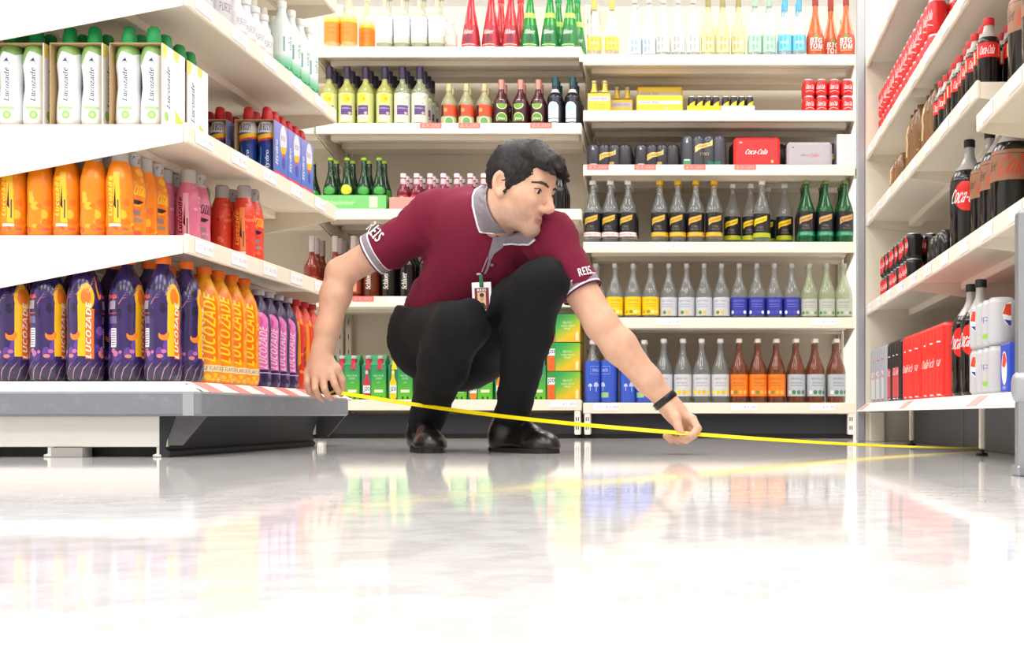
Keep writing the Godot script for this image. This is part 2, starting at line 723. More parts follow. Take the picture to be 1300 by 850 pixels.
func left_gondola() -> void:
	var near := 3.08
	var far := 4.33
	var w := far - near
	var t := thing("shelving_bay", "white shelving unit on the left with its tapered end brackets towards us", "shelving", "aisle shelving", Vector3(LX, 0, -(near + far) * 0.5), PI / 2)
	var dp := 0.62
	part(t, "back_panel", slab(Vector3(0, 1.0, -dp - 0.012), Vector3(w, 1.98, 0.02)), M.panel)
	for g in [-1.0, 1.0]:
		upright(t, g * (w * 0.5 - 0.017), -dp + 0.012, 1.98)
	for y in [1.60, 1.204, 0.854, 0.569]:
		var s := shelf_part(t, w, y, dp - 0.01, 0.05, 0.105)
		for k in 5:
			ticket(s, -w * 0.5 + 0.1 + k * 0.24, y - 0.02, 0.11, 0.034, M.price[k % 3])
	# base shelf with a sloping ticket edge
	var by := 0.194
	var st := stool()
	box_to(st, Vector3(0, by - 0.012, -dp * 0.5), Vector3(w, 0.024, dp), 0.002)
	var base := part(t, "shelf", done(st), M.white)
	st = stool()
	quad(st, Vector3(-w * 0.5 - 0.02, by - 0.03, 0.06), Vector3(-w * 0.5 - 0.02, by, 0.0), Vector3(w * 0.5, by, 0.0), Vector3(w * 0.5, by - 0.03, 0.06))
	quad(st, Vector3(-w * 0.5 - 0.02, by - 0.034, 0.06), Vector3(w * 0.5, by - 0.034, 0.06), Vector3(w * 0.5, by - 0.004, 0.0), Vector3(-w * 0.5 - 0.02, by - 0.004, 0.0))
	quad(st, Vector3(-w * 0.5 - 0.055, by - 0.028, -dp), Vector3(-w * 0.5, by, -dp), Vector3(-w * 0.5, by, 0.0), Vector3(-w * 0.5 - 0.055, by - 0.028, 0.06))
	part(base, "ticket_edge", done(st), M.white)
	var tilt := -atan2(0.06, 0.03)
	var x := -w * 0.5 + 0.06
	while x < w * 0.5 - 0.05:
		var m: Material = lit(rgb(232, 140, 136), 0.4)
		var xf := Transform3D(Basis(Vector3.RIGHT, tilt), Vector3(x, by - 0.0142, 0.0308))
		st = stool()
		box_to(st, Vector3.ZERO, Vector3(0.085, 0.06, 0.001))
		part(base, "price_ticket", done(st), m, xf)
		x += 0.2
	# grey bumper round the base
	st = stool()
	box_to(st, Vector3(-0.06, 0.1365, 0.042), Vector3(w + 0.0, 0.063, 0.04), 0.006)
	part(t, "bumper", done(st), M.bumper)
	st = stool()
	box_to(st, Vector3(-w * 0.5 - 0.04, 0.1365, -dp * 0.5 - 0.03), Vector3(0.04, 0.063, dp + 0.14), 0.006)
	part(t, "bumper", done(st), M.bumper)
	st = stool()
	box_to(st, Vector3(-w * 0.5 - 0.0605, 0.1365, 0.03), Vector3(0.001, 0.06, 0.028))
	part(t, "bumper_joint", done(st), M.brushed)
	# base box: white end panel, kick plate, feet
	st = stool()
	box_to(st, Vector3(-w * 0.5 + 0.008, 0.066, -dp * 0.5 - 0.032), Vector3(0.012, 0.08, dp - 0.05), 0.002)
	part(t, "end_panel", done(st), M.white)
	st = stool()
	box_to(st, Vector3(-w * 0.5 + 0.008, 0.066, -0.054), Vector3(0.012, 0.08, 0.008), 0.002)
	part(t, "end_panel", done(st), lit(rgb(214, 222, 190), 0.5))
	st = stool()
	var k2 := PackedVector2Array([Vector2(-0.049, 0.0), Vector2(-0.043, 0.004), Vector2(-0.043, 0.014), Vector2(-0.055, 0.02), Vector2(-0.05, 0.05), Vector2(-0.03, 0.105), Vector2(-0.07, 0.105), Vector2(-0.07, 0.0)])
	extrude_to(st, k2, Transform3D(Basis(Vector3(0, 0, 1), Vector3(0, 1, 0), Vector3(-1, 0, 0)), Vector3.ZERO), -w * 0.5 + 0.1, w * 0.5)
	part(t, "kick_plate", done(st), M.kick)
	st = stool()
	box_to(st, Vector3(0.02, 0.0125, -dp * 0.5 - 0.03), Vector3(w - 0.06, 0.025, dp - 0.1))
	part(t, "plinth_gap", done(st), M.black)
	for q in [-0.075, -0.355]:
		st = stool()
		lathe_to(st, [Vector2(0, 0), Vector2(0.016, 0), Vector2(0.016, 0.006), Vector2(0.007, 0.009), Vector2(0.007, 0.028), Vector2(0, 0.028)], 12, Vector3(-w * 0.5 + 0.012, 0, q))
		part(t, "foot", done(st), M.white)
	st = stool()
	box_to(st, Vector3(-w * 0.5 + 0.02, 0.0125, -0.305), Vector3(0.05, 0.024, 0.08))
	part(t, "foot_block", done(st), lit(rgb(176, 176, 172), 0.5))
	for g in [-1.0, 1.0]:
		st = stool()
		var gus := PackedVector2Array([Vector2(-0.052, 0.106), Vector2(0.05, 0.106), Vector2(-0.012, 0.03), Vector2(-0.052, 0.03)])
		extrude_to(st, gus, Transform3D(Basis(Vector3(0, 0, 1), Vector3(0, 1, 0), Vector3(-1, 0, 0)), Vector3(g * (w * 0.5 - 0.006) - (0.05 if g > 0 else 0.0), 0, 0)), -0.002, 0.002)
		part(t, "bumper_gusset", done(st), lit(rgb(92, 92, 95), 0.4))


func right_gondola() -> void:
	var far := 4.93
	var dp := 0.52
	var spots := ["far", "middle", "near"]
	for b in 3:
		var c := far - 0.5 - b
		var t := thing("shelving_bay", "cream shelving bay of the right hand aisle side, %s bay of three" % spots[b], "shelving", "aisle shelving", Vector3(RX, 0, -c), -PI / 2)
		part(t, "back_panel", slab(Vector3(0, 1.05, -dp - 0.012), Vector3(1.0, 2.1, 0.02)), M.panel)
		for g in [-1.0, 1.0]:
			upright(t, g * 0.482, -dp + 0.012, 2.1)
		var ys := [1.572, 1.193, 0.921, 0.557] if b < 2 else [1.572, 1.193, 0.836, 0.557]
		for y in ys:
			var s := shelf_part(t, 1.0, y, dp - 0.01, 0.044, 0.06)
			for k in 4:
				ticket(s, -0.38 + k * 0.25, y - 0.018, 0.11, 0.034, M.price[k % 3])
		# base shelf, its clear sloping ticket edge, kick plate and legs
		var by := 0.158
		var st := stool()
		box_to(st, Vector3(0, by - 0.01, -dp * 0.5), Vector3(0.996, 0.02, dp), 0.002)
		var base := part(t, "shelf", done(st), M.white)
		st = stool()
		box_to(st, Vector3.ZERO, Vector3(0.99, 0.055, 0.003), 0.001)
		part(base, "ticket_edge", done(st), M.white, Transform3D(Basis(Vector3.RIGHT, -0.9), Vector3(0, by - 0.018, 0.02)))
		for k in 5:
			ticket(base, -0.4 + k * 0.2, by - 0.0165, 0.1, 0.04, M.price[k % 3] if k != 0 else lit(rgb(238, 170, 166), 0.4), -0.9, 0.0222)
		st = stool()
		box_to(st, Vector3(0, 0.068, -0.19), Vector3(0.996, 0.136, 0.012), 0.002)
		part(t, "kick_plate", done(st), M.dark_steel)
		var lx: float = [0.14, 0.23, 0.0][b]
		st = stool()
		box_to(st, Vector3(lx, 0.075, -0.075), Vector3(0.014, 0.118, 0.016), 0.004)
		var leg := part(t, "base_leg", done(st), M.shelf)
		st = stool()
		lathe_to(st, [Vector2(0, 0), Vector2(0.016, 0.0), Vector2(0.016, 0.006), Vector2(0.005, 0.008), Vector2(0.005, 0.03), Vector2(0, 0.03)], 10, Vector3(lx, 0, -0.075))
		part(leg, "foot", done(st), M.black)
		if b == 0:
			# the end panel that closes the run towards the back shelves, with its grey edge strip
			st = stool()
			box_to(st, Vector3(-0.512, 1.05, -dp * 0.5 - 0.01), Vector3(0.02, 2.1, dp + 0.03), 0.002)
			var ep := part(t, "end_panel", done(st), M.shelf)
			st = stool()
			box_to(st, Vector3(-0.512, 1.05, 0.022), Vector3(0.03, 2.1, 0.034), 0.004)
			part(ep, "edge_strip", done(st), M.brushed)
			st = stool()
			box_to(st, Vector3(-0.48, 0.06, -0.04), Vector3(0.03, 0.12, 0.06), 0.003)
			part(ep, "edge_block", done(st), M.shelf)
	# grey bumper post at the near end of the run
	var p := thing("bumper_post", "grey metal post with a rounded collar at the right edge", "post", "", Vector3(0.563, 0, -2.12))
	var st2 := stool()
	box_to(st2, Vector3(0.012, 0.237, 0), Vector3(0.05, 0.466, 0.04), 0.008)
	part(p, "post", done(st2), M.steel)
	st2 = stool()
	var prof := [Vector2(0.0, 0.125), Vector2(0.02, 0.126), Vector2(0.03, 0.134), Vector2(0.034, 0.146), Vector2(0.034, 0.168), Vector2(0.031, 0.178), Vector2(0.022, 0.186), Vector2(0, 0.187)]
	lathe_to(st2, prof, 20, Vector3(0.012, 0, 0))
	part(p, "collar", done(st2), M.brushed)
	st2 = stool()
	box_to(st2, Vector3(0.012, 0.01, 0), Vector3(0.06, 0.02, 0.05), 0.004)
	part(p, "foot_plate", done(st2), M.steel)


# ---------------------------------------------------------------- goods: one of each kind
func shift(x: float, y: float, z: float, turn := 0.0) -> Transform3D:
	return Transform3D(Basis(Vector3.UP, turn), Vector3(x, y, z))


# a bottle with screw cap and labels; labels: [y0, y1, material]
func bottle_kind(key: String, called: String, prof: Array, body: Material, cap: Array, labels: Array, cap_name := "cap") -> void:
	var parts := [["body", lathe(prof, 20), body]]
	for l in labels:
		parts.append(["label", label_band(prof, l[0], l[1]), l[2]])
	if not cap.is_empty():
		parts.append([cap_name, cap_mesh(cap[0], cap[1], cap[2]), cap[3]])
	kind(key, called, "bottle", parts)


# wrapped multipack: each wrapped bottle carries its share of the print that runs across the film
func film_parts(called: String, nx: int, nz: int, prof: Array, pitch: float, hgt: float, m: Material) -> Array:
	var parts := []
	var w := nx * pitch
	var d := nz * pitch
	for i in nx:
		for j in nz:
			var st := stool()
			lathe_to(st, prof, 18, Vector3((i - (nx - 1) * 0.5) * pitch, 0, (j - (nz - 1) * 0.5) * pitch), Vector4(w, d, hgt, 0))
			parts.append([called, done(st), m])
	return parts


func can_parts(nx: int, ny: int, nz: int, m: Material, r := 0.0325, h := 0.115) -> Array:
	var parts := []
	var prof := [Vector2(0, 0.001), Vector2(r * 0.78, 0.0), Vector2(r * 0.82, 0.003), Vector2(r, 0.012), Vector2(r, h - 0.016), Vector2(r * 0.82, h - 0.003)]
	var body := lathe(prof, 16)
	var lid := lathe([Vector2(r * 0.82, h - 0.003), Vector2(r * 0.83, h), Vector2(r * 0.78, h), Vector2(r * 0.76, h - 0.003), Vector2(0, h - 0.003)], 16)
	for k in ny:
		for i in nx:
			for j in nz:
				var xf := shift((i - (nx - 1) * 0.5) * r * 2.02, k * h, (j - (nz - 1) * 0.5) * r * 2.02, 0.25 * sin(i * 2.1 + k + j))
				parts.append(["can", body, m, xf])
				parts.append(["lid", lid, M.tin, xf, "can"])
	return parts


func build_kinds() -> void:
	M.tin = lit(rgb(200, 202, 206), 0.3, 0.8)
	var W := Color(0.97, 0.97, 0.97)
	var ink := rgb(30, 30, 46)
	M.water = clear(rgb(150, 156, 156), 0.24, 0.03)
	M.faint = clear(rgb(225, 232, 230), 0.26, 0.05)
	M.pale_green = clear(rgb(176, 188, 150), 0.42, 0.05)
	M.lemonade = clear(rgb(186, 188, 104), 0.66, 0.06)
	M.green_glass = clear(rgb(12, 84, 40), 0.9, 0.05)
	M.dark_green = clear(rgb(8, 52, 26), 0.95, 0.05)
	M.bright_green = clear(rgb(20, 150, 52), 0.86, 0.05)
	M.red_glass = clear(rgb(215, 40, 52), 0.88, 0.05)
	M.amber = clear(rgb(124, 62, 32), 0.62, 0.04)
	M.rose = clear(rgb(122, 40, 26), 0.9, 0.05)
	M.brown = clear(rgb(96, 36, 14), 0.92, 0.06)
	M.tomato = clear(rgb(200, 98, 36), 0.9, 0.06)
	M.cola = lit(rgb(16, 11, 11), 0.08)
	M.navy = lit(rgb(20, 24, 38), 0.12)
	M.crimson = lit(rgb(70, 20, 32), 0.15)
	M.elder = clear(rgb(176, 172, 128), 0.6, 0.06)
	var cap_white := lit(rgb(235, 232, 225), 0.4)
	var cap_grey := clear(rgb(190, 190, 185), 0.75, 0.3)
	var cap_yellow := lit(rgb(226, 178, 20), 0.4)
	var cap_gold := lit(rgb(120, 140, 70), 0.35, 0.4)
	var cap_purple := lit(rgb(44, 30, 66), 0.35)
	var cap_black := lit(rgb(22, 22, 24), 0.4)
	var cap_red := lit(rgb(206, 34, 42), 0.4)
	var cap_green := lit(rgb(16, 150, 78), 0.45)
	var cap_orange := lit(rgb(243, 112, 22), 0.45)

	# tonic and mixers of the back right bay, fourth shelf
	var tonic := bottle_profile(0.296, 0.0402, 0.0125, 0.150, 0.262, 0.85)
	var flag := func(flagc: Color, textc: Color) -> Painter:
		var q := paint(320, 256, rgb(26, 26, 34))
		q.p([Vector2(0.22, 0.34), Vector2(0.3, 0.27), Vector2(0.5, 0.22), Vector2(0.76, 0.1), Vector2(0.74, 0.36), Vector2(0.55, 0.48), Vector2(0.34, 0.54), Vector2(0.22, 0.66)], flagc)
		q.t("Schweppes", 0.49, 0.37, 0.13, textc, 0.46, -0.36, 0.1, 1)
		q.t("1783", 0.48, 0.72, 0.1, rgb(170, 150, 110)).t("TONIC WATER", 0.48, 0.86, 0.08, rgb(150, 140, 110), 0.3)
		return q
	var gold := printed(flag.call(rgb(226, 178, 62), rgb(110, 60, 20)).tex(), 0.35, 2.0)
	var bright := printed(flag.call(rgb(244, 208, 24), rgb(120, 60, 10)).tex(), 0.35, 2.0)
	var tan_flag := printed(flag.call(rgb(205, 160, 92), rgb(80, 40, 20)).tex(), 0.35, 2.0)
	var band := func(c: Color, tc: Color, s: String) -> StandardMaterial3D:
		return printed(paint(256, 48, c).t(s, 0.5, 0.5, 0.5, tc, 0.5).tex(), 0.35, 2.0)
	bottle_kind("tonic_pink", "tonic_bottle", tonic, M.water, [0.016, 0.278, 0.298, cap_white], [[0.054, 0.145, gold], [0.034, 0.054, band.call(rgb(240, 226, 222), rgb(220, 70, 80), "SLIMLINE")]])
	bottle_kind("tonic_yellow", "tonic_bottle", tonic, M.water, [0.017, 0.278, 0.300, cap_yellow], [[0.054, 0.145, gold], [0.034, 0.054, band.call(rgb(214, 168, 40), rgb(240, 220, 120), "INDIAN")]])
	bottle_kind("tonic_lime", "tonic_bottle", tonic, M.water, [0.015, 0.278, 0.298, cap_white], [[0.050, 0.140, bright], [0.030, 0.050, band.call(rgb(176, 204, 30), rgb(230, 90, 50), "BITTER LEMON")]])
	bottle_kind("tonic_green", "tonic_bottle", tonic, M.green_glass, [0.0155, 0.282, 0.298, cap_gold], [[0.058, 0.150, tan_flag], [0.036, 0.058, band.call(rgb(14, 128, 92), rgb(190, 230, 215), "GINGER ALE")]])

	# mixers of the fifth shelf
	var mixer := bottle_profile(0.258, 0.0396, 0.0105, 0.115, 0.225, 0.8)
	var mlabel := func(c: Color, t1: Color, blobs: Array, s: String) -> StandardMaterial3D:
		var q := paint(256, 192, c)
		q.t(s, 0.5, 0.2, 0.1, t1, 0.46).t("with botanicals", 0.5, 0.38, 0.08, t1, 0.4).r(0.28, 0.5, 0.72, 0.52, t1)
		for k in blobs.size():
			q.e(0.24 + 0.17 * k, 0.82, 0.07, 0.1, blobs[k])
		return printed(q.tex(), 0.4, 2.0)
	var yl: StandardMaterial3D = mlabel.call(rgb(246, 204, 22), rgb(120, 96, 40), [rgb(226, 150, 20), rgb(130, 150, 40), rgb(250, 240, 160), rgb(240, 230, 130)], "TONIC WATER")
	var gl: StandardMaterial3D = mlabel.call(rgb(198, 202, 210), rgb(90, 96, 120), [rgb(226, 190, 160), rgb(90, 140, 40), rgb(226, 190, 60), rgb(205, 205, 205)], "LIGHT TONIC")
	var bl: StandardMaterial3D = mlabel.call(rgb(52, 56, 160), rgb(140, 140, 215), [rgb(240, 240, 245), rgb(60, 70, 180), rgb(70, 80, 180), rgb(235, 240, 240)], "SODA WATER")
	var pl: StandardMaterial3D = mlabel.call(rgb(186, 190, 178), rgb(110, 110, 120), [rgb(80, 140, 60), rgb(120, 160, 90), rgb(200, 205, 200), rgb(96, 150, 70)], "LEMONADE")
	var spec := [0.012, 0.240, 0.260, cap_grey]
	bottle_kind("mixer_yellow", "mixer_bottle", mixer, M.water, spec, [[0.018, 0.102, yl]])
	bottle_kind("mixer_grey", "mixer_bottle", mixer, M.water, spec, [[0.014, 0.100, gl]])
	bottle_kind("mixer_blue", "mixer_bottle", mixer, M.water, spec, [[0.016, 0.100, bl]])
	bottle_kind("mixer_pale", "mixer_bottle", mixer, M.pale_green, spec, [[0.014, 0.092, pl]])
	# bottom shelf
	var soda := bottle_profile(0.300, 0.0425, 0.0125, 0.150, 0.258, 0.85)
	var wl: StandardMaterial3D = mlabel.call(rgb(206, 208, 212), rgb(110, 112, 130), [rgb(250, 226, 40), rgb(236, 200, 20), rgb(226, 190, 30), rgb(250, 214, 20)], "LEMON TONIC")
	var ol: StandardMaterial3D = mlabel.call(rgb(242, 128, 30), rgb(120, 60, 40), [rgb(250, 200, 160), rgb(130, 140, 40), rgb(250, 170, 60), rgb(250, 180, 90)], "GINGER BEER")
	var sl: StandardMaterial3D = mlabel.call(rgb(184, 188, 194), rgb(70, 76, 110), [rgb(226, 230, 232), rgb(60, 130, 80), rgb(80, 140, 90), rgb(90, 110, 120)], "GINGER ALE")
	var spec2 := [0.0145, 0.284, 0.303, cap_white]
	bottle_kind("soda_clear", "soda_bottle", soda, M.water, spec2, [[0.034, 0.136, wl]])
	bottle_kind("soda_orange", "soda_bottle", soda, M.amber, spec2, [[0.034, 0.136, ol]])
	bottle_kind("soda_grey", "soda_bottle", soda, M.amber, spec2, [[0.034, 0.136, sl]])
	# water multipack: clear bottles under a printed blue film
	var film_p := [Vector2(0, 0.001), Vector2(0.030, 0.0), Vector2(0.0385, 0.008), Vector2(0.0388, 0.1), Vector2(0.0385, 0.185), Vector2(0.037, 0.198)]
	var blue_film := printed(paint(512, 256, rgb(58, 92, 196)).r(0.1, 0.12, 0.4, 0.13, rgb(130, 160, 225)).r(0.1, 0.3, 0.4, 0.31, rgb(130, 160, 225)).r(0.1, 0.12, 0.104, 0.31, rgb(130, 160, 225)).r(0.4, 0.12, 0.404, 0.31, rgb(130, 160, 225)).t("SPARKLING WATER", 0.25, 0.22, 0.07, rgb(200, 215, 245), 0.24).e(0.1, 0.6, 0.03, 0.07, rgb(190, 205, 240)).e(0.19, 0.58, 0.035, 0.08, rgb(190, 205, 240)).e(0.29, 0.58, 0.035, 0.08, rgb(190, 205, 240)).r(0.06, 0.6, 0.34, 0.68, rgb(58, 92, 196)).r(0.095, 0.58, 0.105, 0.7, rgb(190, 205, 240)).r(0.185, 0.58, 0.195, 0.72, rgb(190, 205, 240)).r(0.285, 0.58, 0.295, 0.7, rgb(190, 205, 240)).r(0.26, 0.74, 0.38, 0.86, rgb(160, 205, 140)).tex(), 0.25)
	var wp := film_parts("wrapped_bottle", 2, 2, film_p, 0.076, 0.198, blue_film)
	var wb := bottle_profile(0.29, 0.0365, 0.0125, 0.17, 0.262, 0.9)
	for i in 2:
		for j in 2:
			wp.append(["bottle", lathe(wb, 18), M.water, shift((i - 0.5) * 0.076, 0.0015, (j - 0.5) * 0.076)])
			wp.append(["cap", cap_mesh(0.0145, 0.276, 0.295), cap_white, shift((i - 0.5) * 0.076, 0.0015, (j - 0.5) * 0.076)])
	kind("water_pack", "water_multipack", "multipack", wp)

	# top shelf of the back right bay
	var slim := bottle_profile(0.278, 0.0322, 0.0115, 0.13, 0.235, 0.8)
	var tlabel := func(c: Color, c2: Color) -> StandardMaterial3D:
		return printed(paint(192, 192, c).r(0.3, 0.1, 0.42, 0.9, c2).r(0.48, 0.14, 0.58, 0.8, c2).t("PRESSE", 0.5, 0.5, 0.16, W, 0.4).tex(), 0.4, 2.0)
	var sp3 := [0.013, 0.255, 0.28, lit(rgb(190, 190, 180), 0.4)]
	bottle_kind("presse_gold", "presse_bottle", slim, M.faint, [0.013, 0.225, 0.28, lit(rgb(214, 186, 96), 0.4)], [[0.032, 0.095, tlabel.call(rgb(246, 206, 90), rgb(226, 180, 60))]])
	bottle_kind("presse_sky", "presse_bottle", slim, M.faint, sp3, [[0.016, 0.088, tlabel.call(rgb(206, 218, 232), rgb(150, 176, 206))]])
	bottle_kind("presse_silver", "presse_bottle", slim, M.faint, sp3, [[0.024, 0.105, tlabel.call(rgb(222, 226, 222), rgb(170, 172, 170))]])
	bottle_kind("presse_olive", "presse_bottle", slim, clear(rgb(226, 230, 170), 0.5, 0.05), [0.013, 0.24, 0.28, lit(rgb(150, 140, 90), 0.4)], [[0.024, 0.105, tlabel.call(rgb(214, 214, 164), rgb(182, 174, 110))]])
	bottle_kind("presse_mint", "presse_bottle", slim, M.faint, [0.013, 0.24, 0.28, lit(rgb(160, 190, 170), 0.4)], [[0.024, 0.105, tlabel.call(rgb(178, 216, 196), rgb(130, 186, 156))]])
	bottle_kind("presse_blue", "presse_bottle", slim, M.faint, [0.013, 0.22, 0.28, lit(rgb(80, 170, 214), 0.4)], [[0.03, 0.105, tlabel.call(rgb(120, 198, 222), rgb(80, 170, 206))]])
	var big := bottle_profile(0.30, 0.041, 0.0125, 0.09, 0.245, 0.75)
	bottle_kind("tomato", "spiced_juice_bottle", big, M.tomato, [0.0145, 0.248, 0.303, lit(rgb(150, 44, 38), 0.4)], [[0.022, 0.108, printed(paint(256, 192, rgb(190, 70, 34)).e(0.5, 0.16, 0.1, 0.12, rgb(120, 140, 50)).t("BIG", 0.5, 0.36, 0.28, W, 0.46, 0.0, 0.1, 2).t("TOM", 0.5, 0.68, 0.28, W, 0.5, 0.0, 0.1, 2).r(0.3, 0.86, 0.7, 0.94, rgb(220, 150, 120)).tex(), 0.4, 2.0)]])
	# second shelf: carriers, cartons, cans
	var ycar := printed(paint(512, 256, rgb(238, 202, 62)).r(0, 0.14, 0.5, 0.4, rgb(196, 192, 206)).r(0.5, 0.14, 1, 0.4, rgb(196, 192, 206)).t("FEVER-TREE", 0.25, 0.27, 0.12, rgb(120, 120, 150), 0.36).t("INDIAN", 0.25, 0.6, 0.12, rgb(190, 150, 40), 0.24).t("TONIC WATER", 0.25, 0.78, 0.12, rgb(190, 150, 40), 0.3).tex(), 0.5)
	var car := [["carrier", carton(0.105, 0.088, 0.105), ycar]]
	var small := bottle_profile(0.15, 0.024, 0.009, 0.075, 0.12)
	for i in 2:
		for j in 2:
			var xf := shift((i - 0.5) * 0.05, 0.001, (j - 0.5) * 0.05)
			car.append(["bottle", lathe(small, 14), M.water, xf])
			car.append(["neck_label", label_band(small, 0.095, 0.138, 0.0007, 14), lit(rgb(232, 200, 80), 0.4), xf])
			car.append(["cap", cap_mesh(0.011, 0.14, 0.152, 12), lit(rgb(190, 184, 150), 0.4), xf])
	kind("tonic_carrier", "bottle_carrier", "multipack", car)
	kind("tonic_carton", "drinks_carton", "carton", [["carton", carton(0.215, 0.08, 0.13, 0.006), printed(paint(512, 192, rgb(246, 210, 52)).r(0, 0.3, 0.5, 0.55, rgb(206, 200, 206)).r(0.5, 0.3, 1, 0.55, rgb(206, 200, 206)).t("FEVER-TREE", 0.14, 0.42, 0.14, rgb(110, 110, 140), 0.2).t("TONIC WATER", 0.2, 0.7, 0.12, rgb(190, 150, 30), 0.26).e(0.33, 0.82, 0.02, 0.12, rgb(200, 190, 150)).tex(), 0.45)]])
	var cant := printed(paint(192, 128, rgb(24, 24, 30)).p([Vector2(0.2, 0.5), Vector2(0.8, 0.2), Vector2(0.75, 0.55), Vector2(0.25, 0.85)], rgb(240, 200, 50)).tex(), 0.3, 2.0)
	for v in 2:
		var tp := can_parts(4, 1, 2, cant, 0.0185, 0.078)
		var tc: Color = [rgb(240, 200, 40), rgb(214, 212, 214)][v]
		var st := stool()
		box_to(st, Vector3(0, 0.016, 0.0395), Vector3(0.154, 0.032, 0.002))
		box_to(st, Vector3(0, 0.016, -0.0395), Vector3(0.154, 0.032, 0.002))
		for g in [-1.0, 1.0]:
			box_to(st, Vector3(g * 0.077, 0.016, 0), Vector3(0.002, 0.032, 0.08))
		tp.append(["tray", done(st), lit(tc, 0.5)])
		kind("mini_cans_%d" % v, "mini_can_tray", "multipack", tp)
	var coke_can := printed(paint(256, 192, rgb(222, 28, 34)).t("Coca-Cola", 0.5, 0.45, 0.3, W, 0.46, 0.0, 0.25, 1).p([Vector2(0.25, 0.75), Vector2(0.5, 0.68), Vector2(0.75, 0.76), Vector2(0.75, 0.79), Vector2(0.5, 0.72), Vector2(0.25, 0.8)], rgb(244, 200, 200)).r(0, 0.0, 1, 0.03, rgb(190, 190, 195)).tex(), 0.25, 2.0)
	M.coke_can = coke_can
	kind("coke_cans", "red_can_pack", "multipack", can_parts(4, 2, 2, coke_can, 0.0292, 0.078))
	# third shelf: dark wrapped packs and cartons
	var bump := [Vector2(0, 0.001), Vector2(0.030, 0.0), Vector2(0.034, 0.006), Vector2(0.034, 0.085), Vector2(0.030, 0.1), Vector2(0.018, 0.11), Vector2(0, 0.112)]
	var dark_film := printed(paint(512, 256, rgb(50, 50, 58)).p([Vector2(0.13, 0.5), Vector2(0.18, 0.42), Vector2(0.3, 0.38), Vector2(0.33, 0.28), Vector2(0.33, 0.5), Vector2(0.2, 0.62), Vector2(0.13, 0.76)], rgb(226, 190, 104)).t("Schweppes", 0.23, 0.51, 0.1, rgb(120, 80, 30), 0.17, -0.34, 0.1, 1).p([Vector2(0.04, 0.3), Vector2(0.055, 0.14), Vector2(0.07, 0.3)], rgb(190, 190, 196)).r(0.02, 0.88, 0.1, 0.96, rgb(200, 200, 200)).r(0.25, 0.8, 0.31, 0.92, rgb(180, 150, 90)).tex(), 0.2)
	kind("dark_pack", "wrapped_drinks_pack", "multipack", film_parts("wrapped_can", 4, 2, bump, 0.048, 0.112, dark_film))
	var bump2 := [Vector2(0, 0.001), Vector2(0.030, 0.0), Vector2(0.034, 0.006), Vector2(0.034, 0.12), Vector2(0.030, 0.14), Vector2(0.018, 0.152), Vector2(0, 0.154)]
	var dark_film2 := printed(paint(512, 256, rgb(66, 68, 76)).p([Vector2(0.15, 0.4), Vector2(0.2, 0.32), Vector2(0.32, 0.28), Vector2(0.36, 0.18), Vector2(0.36, 0.36), Vector2(0.22, 0.46), Vector2(0.15, 0.58)], rgb(240, 206, 126)).t("Schweppes", 0.255, 0.37, 0.08, rgb(120, 80, 30), 0.17, -0.3, 0.1, 1).t("1783", 0.26, 0.62, 0.08, rgb(206, 176, 100)).r(0.01, 0.8, 0.1, 1, rgb(80, 150, 110)).r(0.02, 0.78, 0.09, 0.82, rgb(225, 225, 225)).r(0.3, 0.84, 0.46, 1, rgb(50, 120, 96)).p([Vector2(0.04, 0.28), Vector2(0.055, 0.12), Vector2(0.07, 0.28)], rgb(200, 200, 206)).tex(), 0.2)
	kind("dark_pack_tall", "wrapped_drinks_pack", "multipack", film_parts("wrapped_can", 4, 2, bump2, 0.0485, 0.154, dark_film2))
	kind("red_carton", "drinks_carton", "carton", [["carton", carton(0.216, 0.136, 0.135, 0.012), printed(paint(512, 256, rgb(216, 40, 44)).t("Coca-Cola", 0.25, 0.5, 0.22, W, 0.26, 0.0, 0.25, 1).specks(0, 0, 0.5, 0.4, 16, 0.01, [rgb(226, 66, 66), rgb(206, 30, 34)], 3).e(0.06, 0.12, 0.02, 0.04, rgb(240, 180, 170)).r(0.42, 0.84, 0.45, 0.96, rgb(240, 190, 120)).tex(), 0.4)]])
	kind("grey_carton", "drinks_carton", "carton", [["carton", carton(0.21, 0.114, 0.135, 0.012), printed(paint(512, 256, rgb(176, 172, 178)).t("diet", 0.19, 0.55, 0.13, rgb(120, 110, 116), 0.09, 0.0, 0.2, 1).t("Coke", 0.31, 0.55, 0.2, rgb(200, 90, 100), 0.13, 0.0, 0.25, 1).e(0.05, 0.16, 0.015, 0.04, rgb(120, 120, 125)).tex(), 0.35)]])
	kind("white_carton", "drinks_carton", "carton", [["carton", carton(0.096, 0.15, 0.13, 0.003), printed(paint(512, 256, rgb(214, 214, 218)).specks(0.02, 0.1, 0.48, 0.6, 22, 0.02, [rgb(196, 198, 204), rgb(226, 226, 228)], 6).r(0.1, 0.6, 0.34, 0.72, W).r(0.05, 0.84, 0.45, 0.94, rgb(236, 236, 238)).tex(), 0.35)]])

	# --- back left bay
	var cone := [Vector2(0, 0.002), Vector2(0.033, 0.0), Vector2(0.0425, 0.004), Vector2(0.0445, 0.016), Vector2(0.041, 0.06), Vector2(0.034, 0.11), Vector2(0.026, 0.16), Vector2(0.019, 0.2), Vector2(0.0145, 0.235), Vector2(0.0135, 0.29), Vector2(0, 0.291)]
	var conelabel := func(c: Color, c2: Color) -> StandardMaterial3D:
		return printed(paint(256, 256, c).t("Shloer", 0.5, 0.3, 0.2, rgb(236, 226, 226), 0.42, 0.0, 0.2, 1).e(0.5, 0.62, 0.13, 0.2, c2).r(0.25, 0.86, 0.75, 1.0, rgb(240, 206, 190) if c.r > c.g else rgb(214, 232, 150)).tex(), 0.35, 2.0)
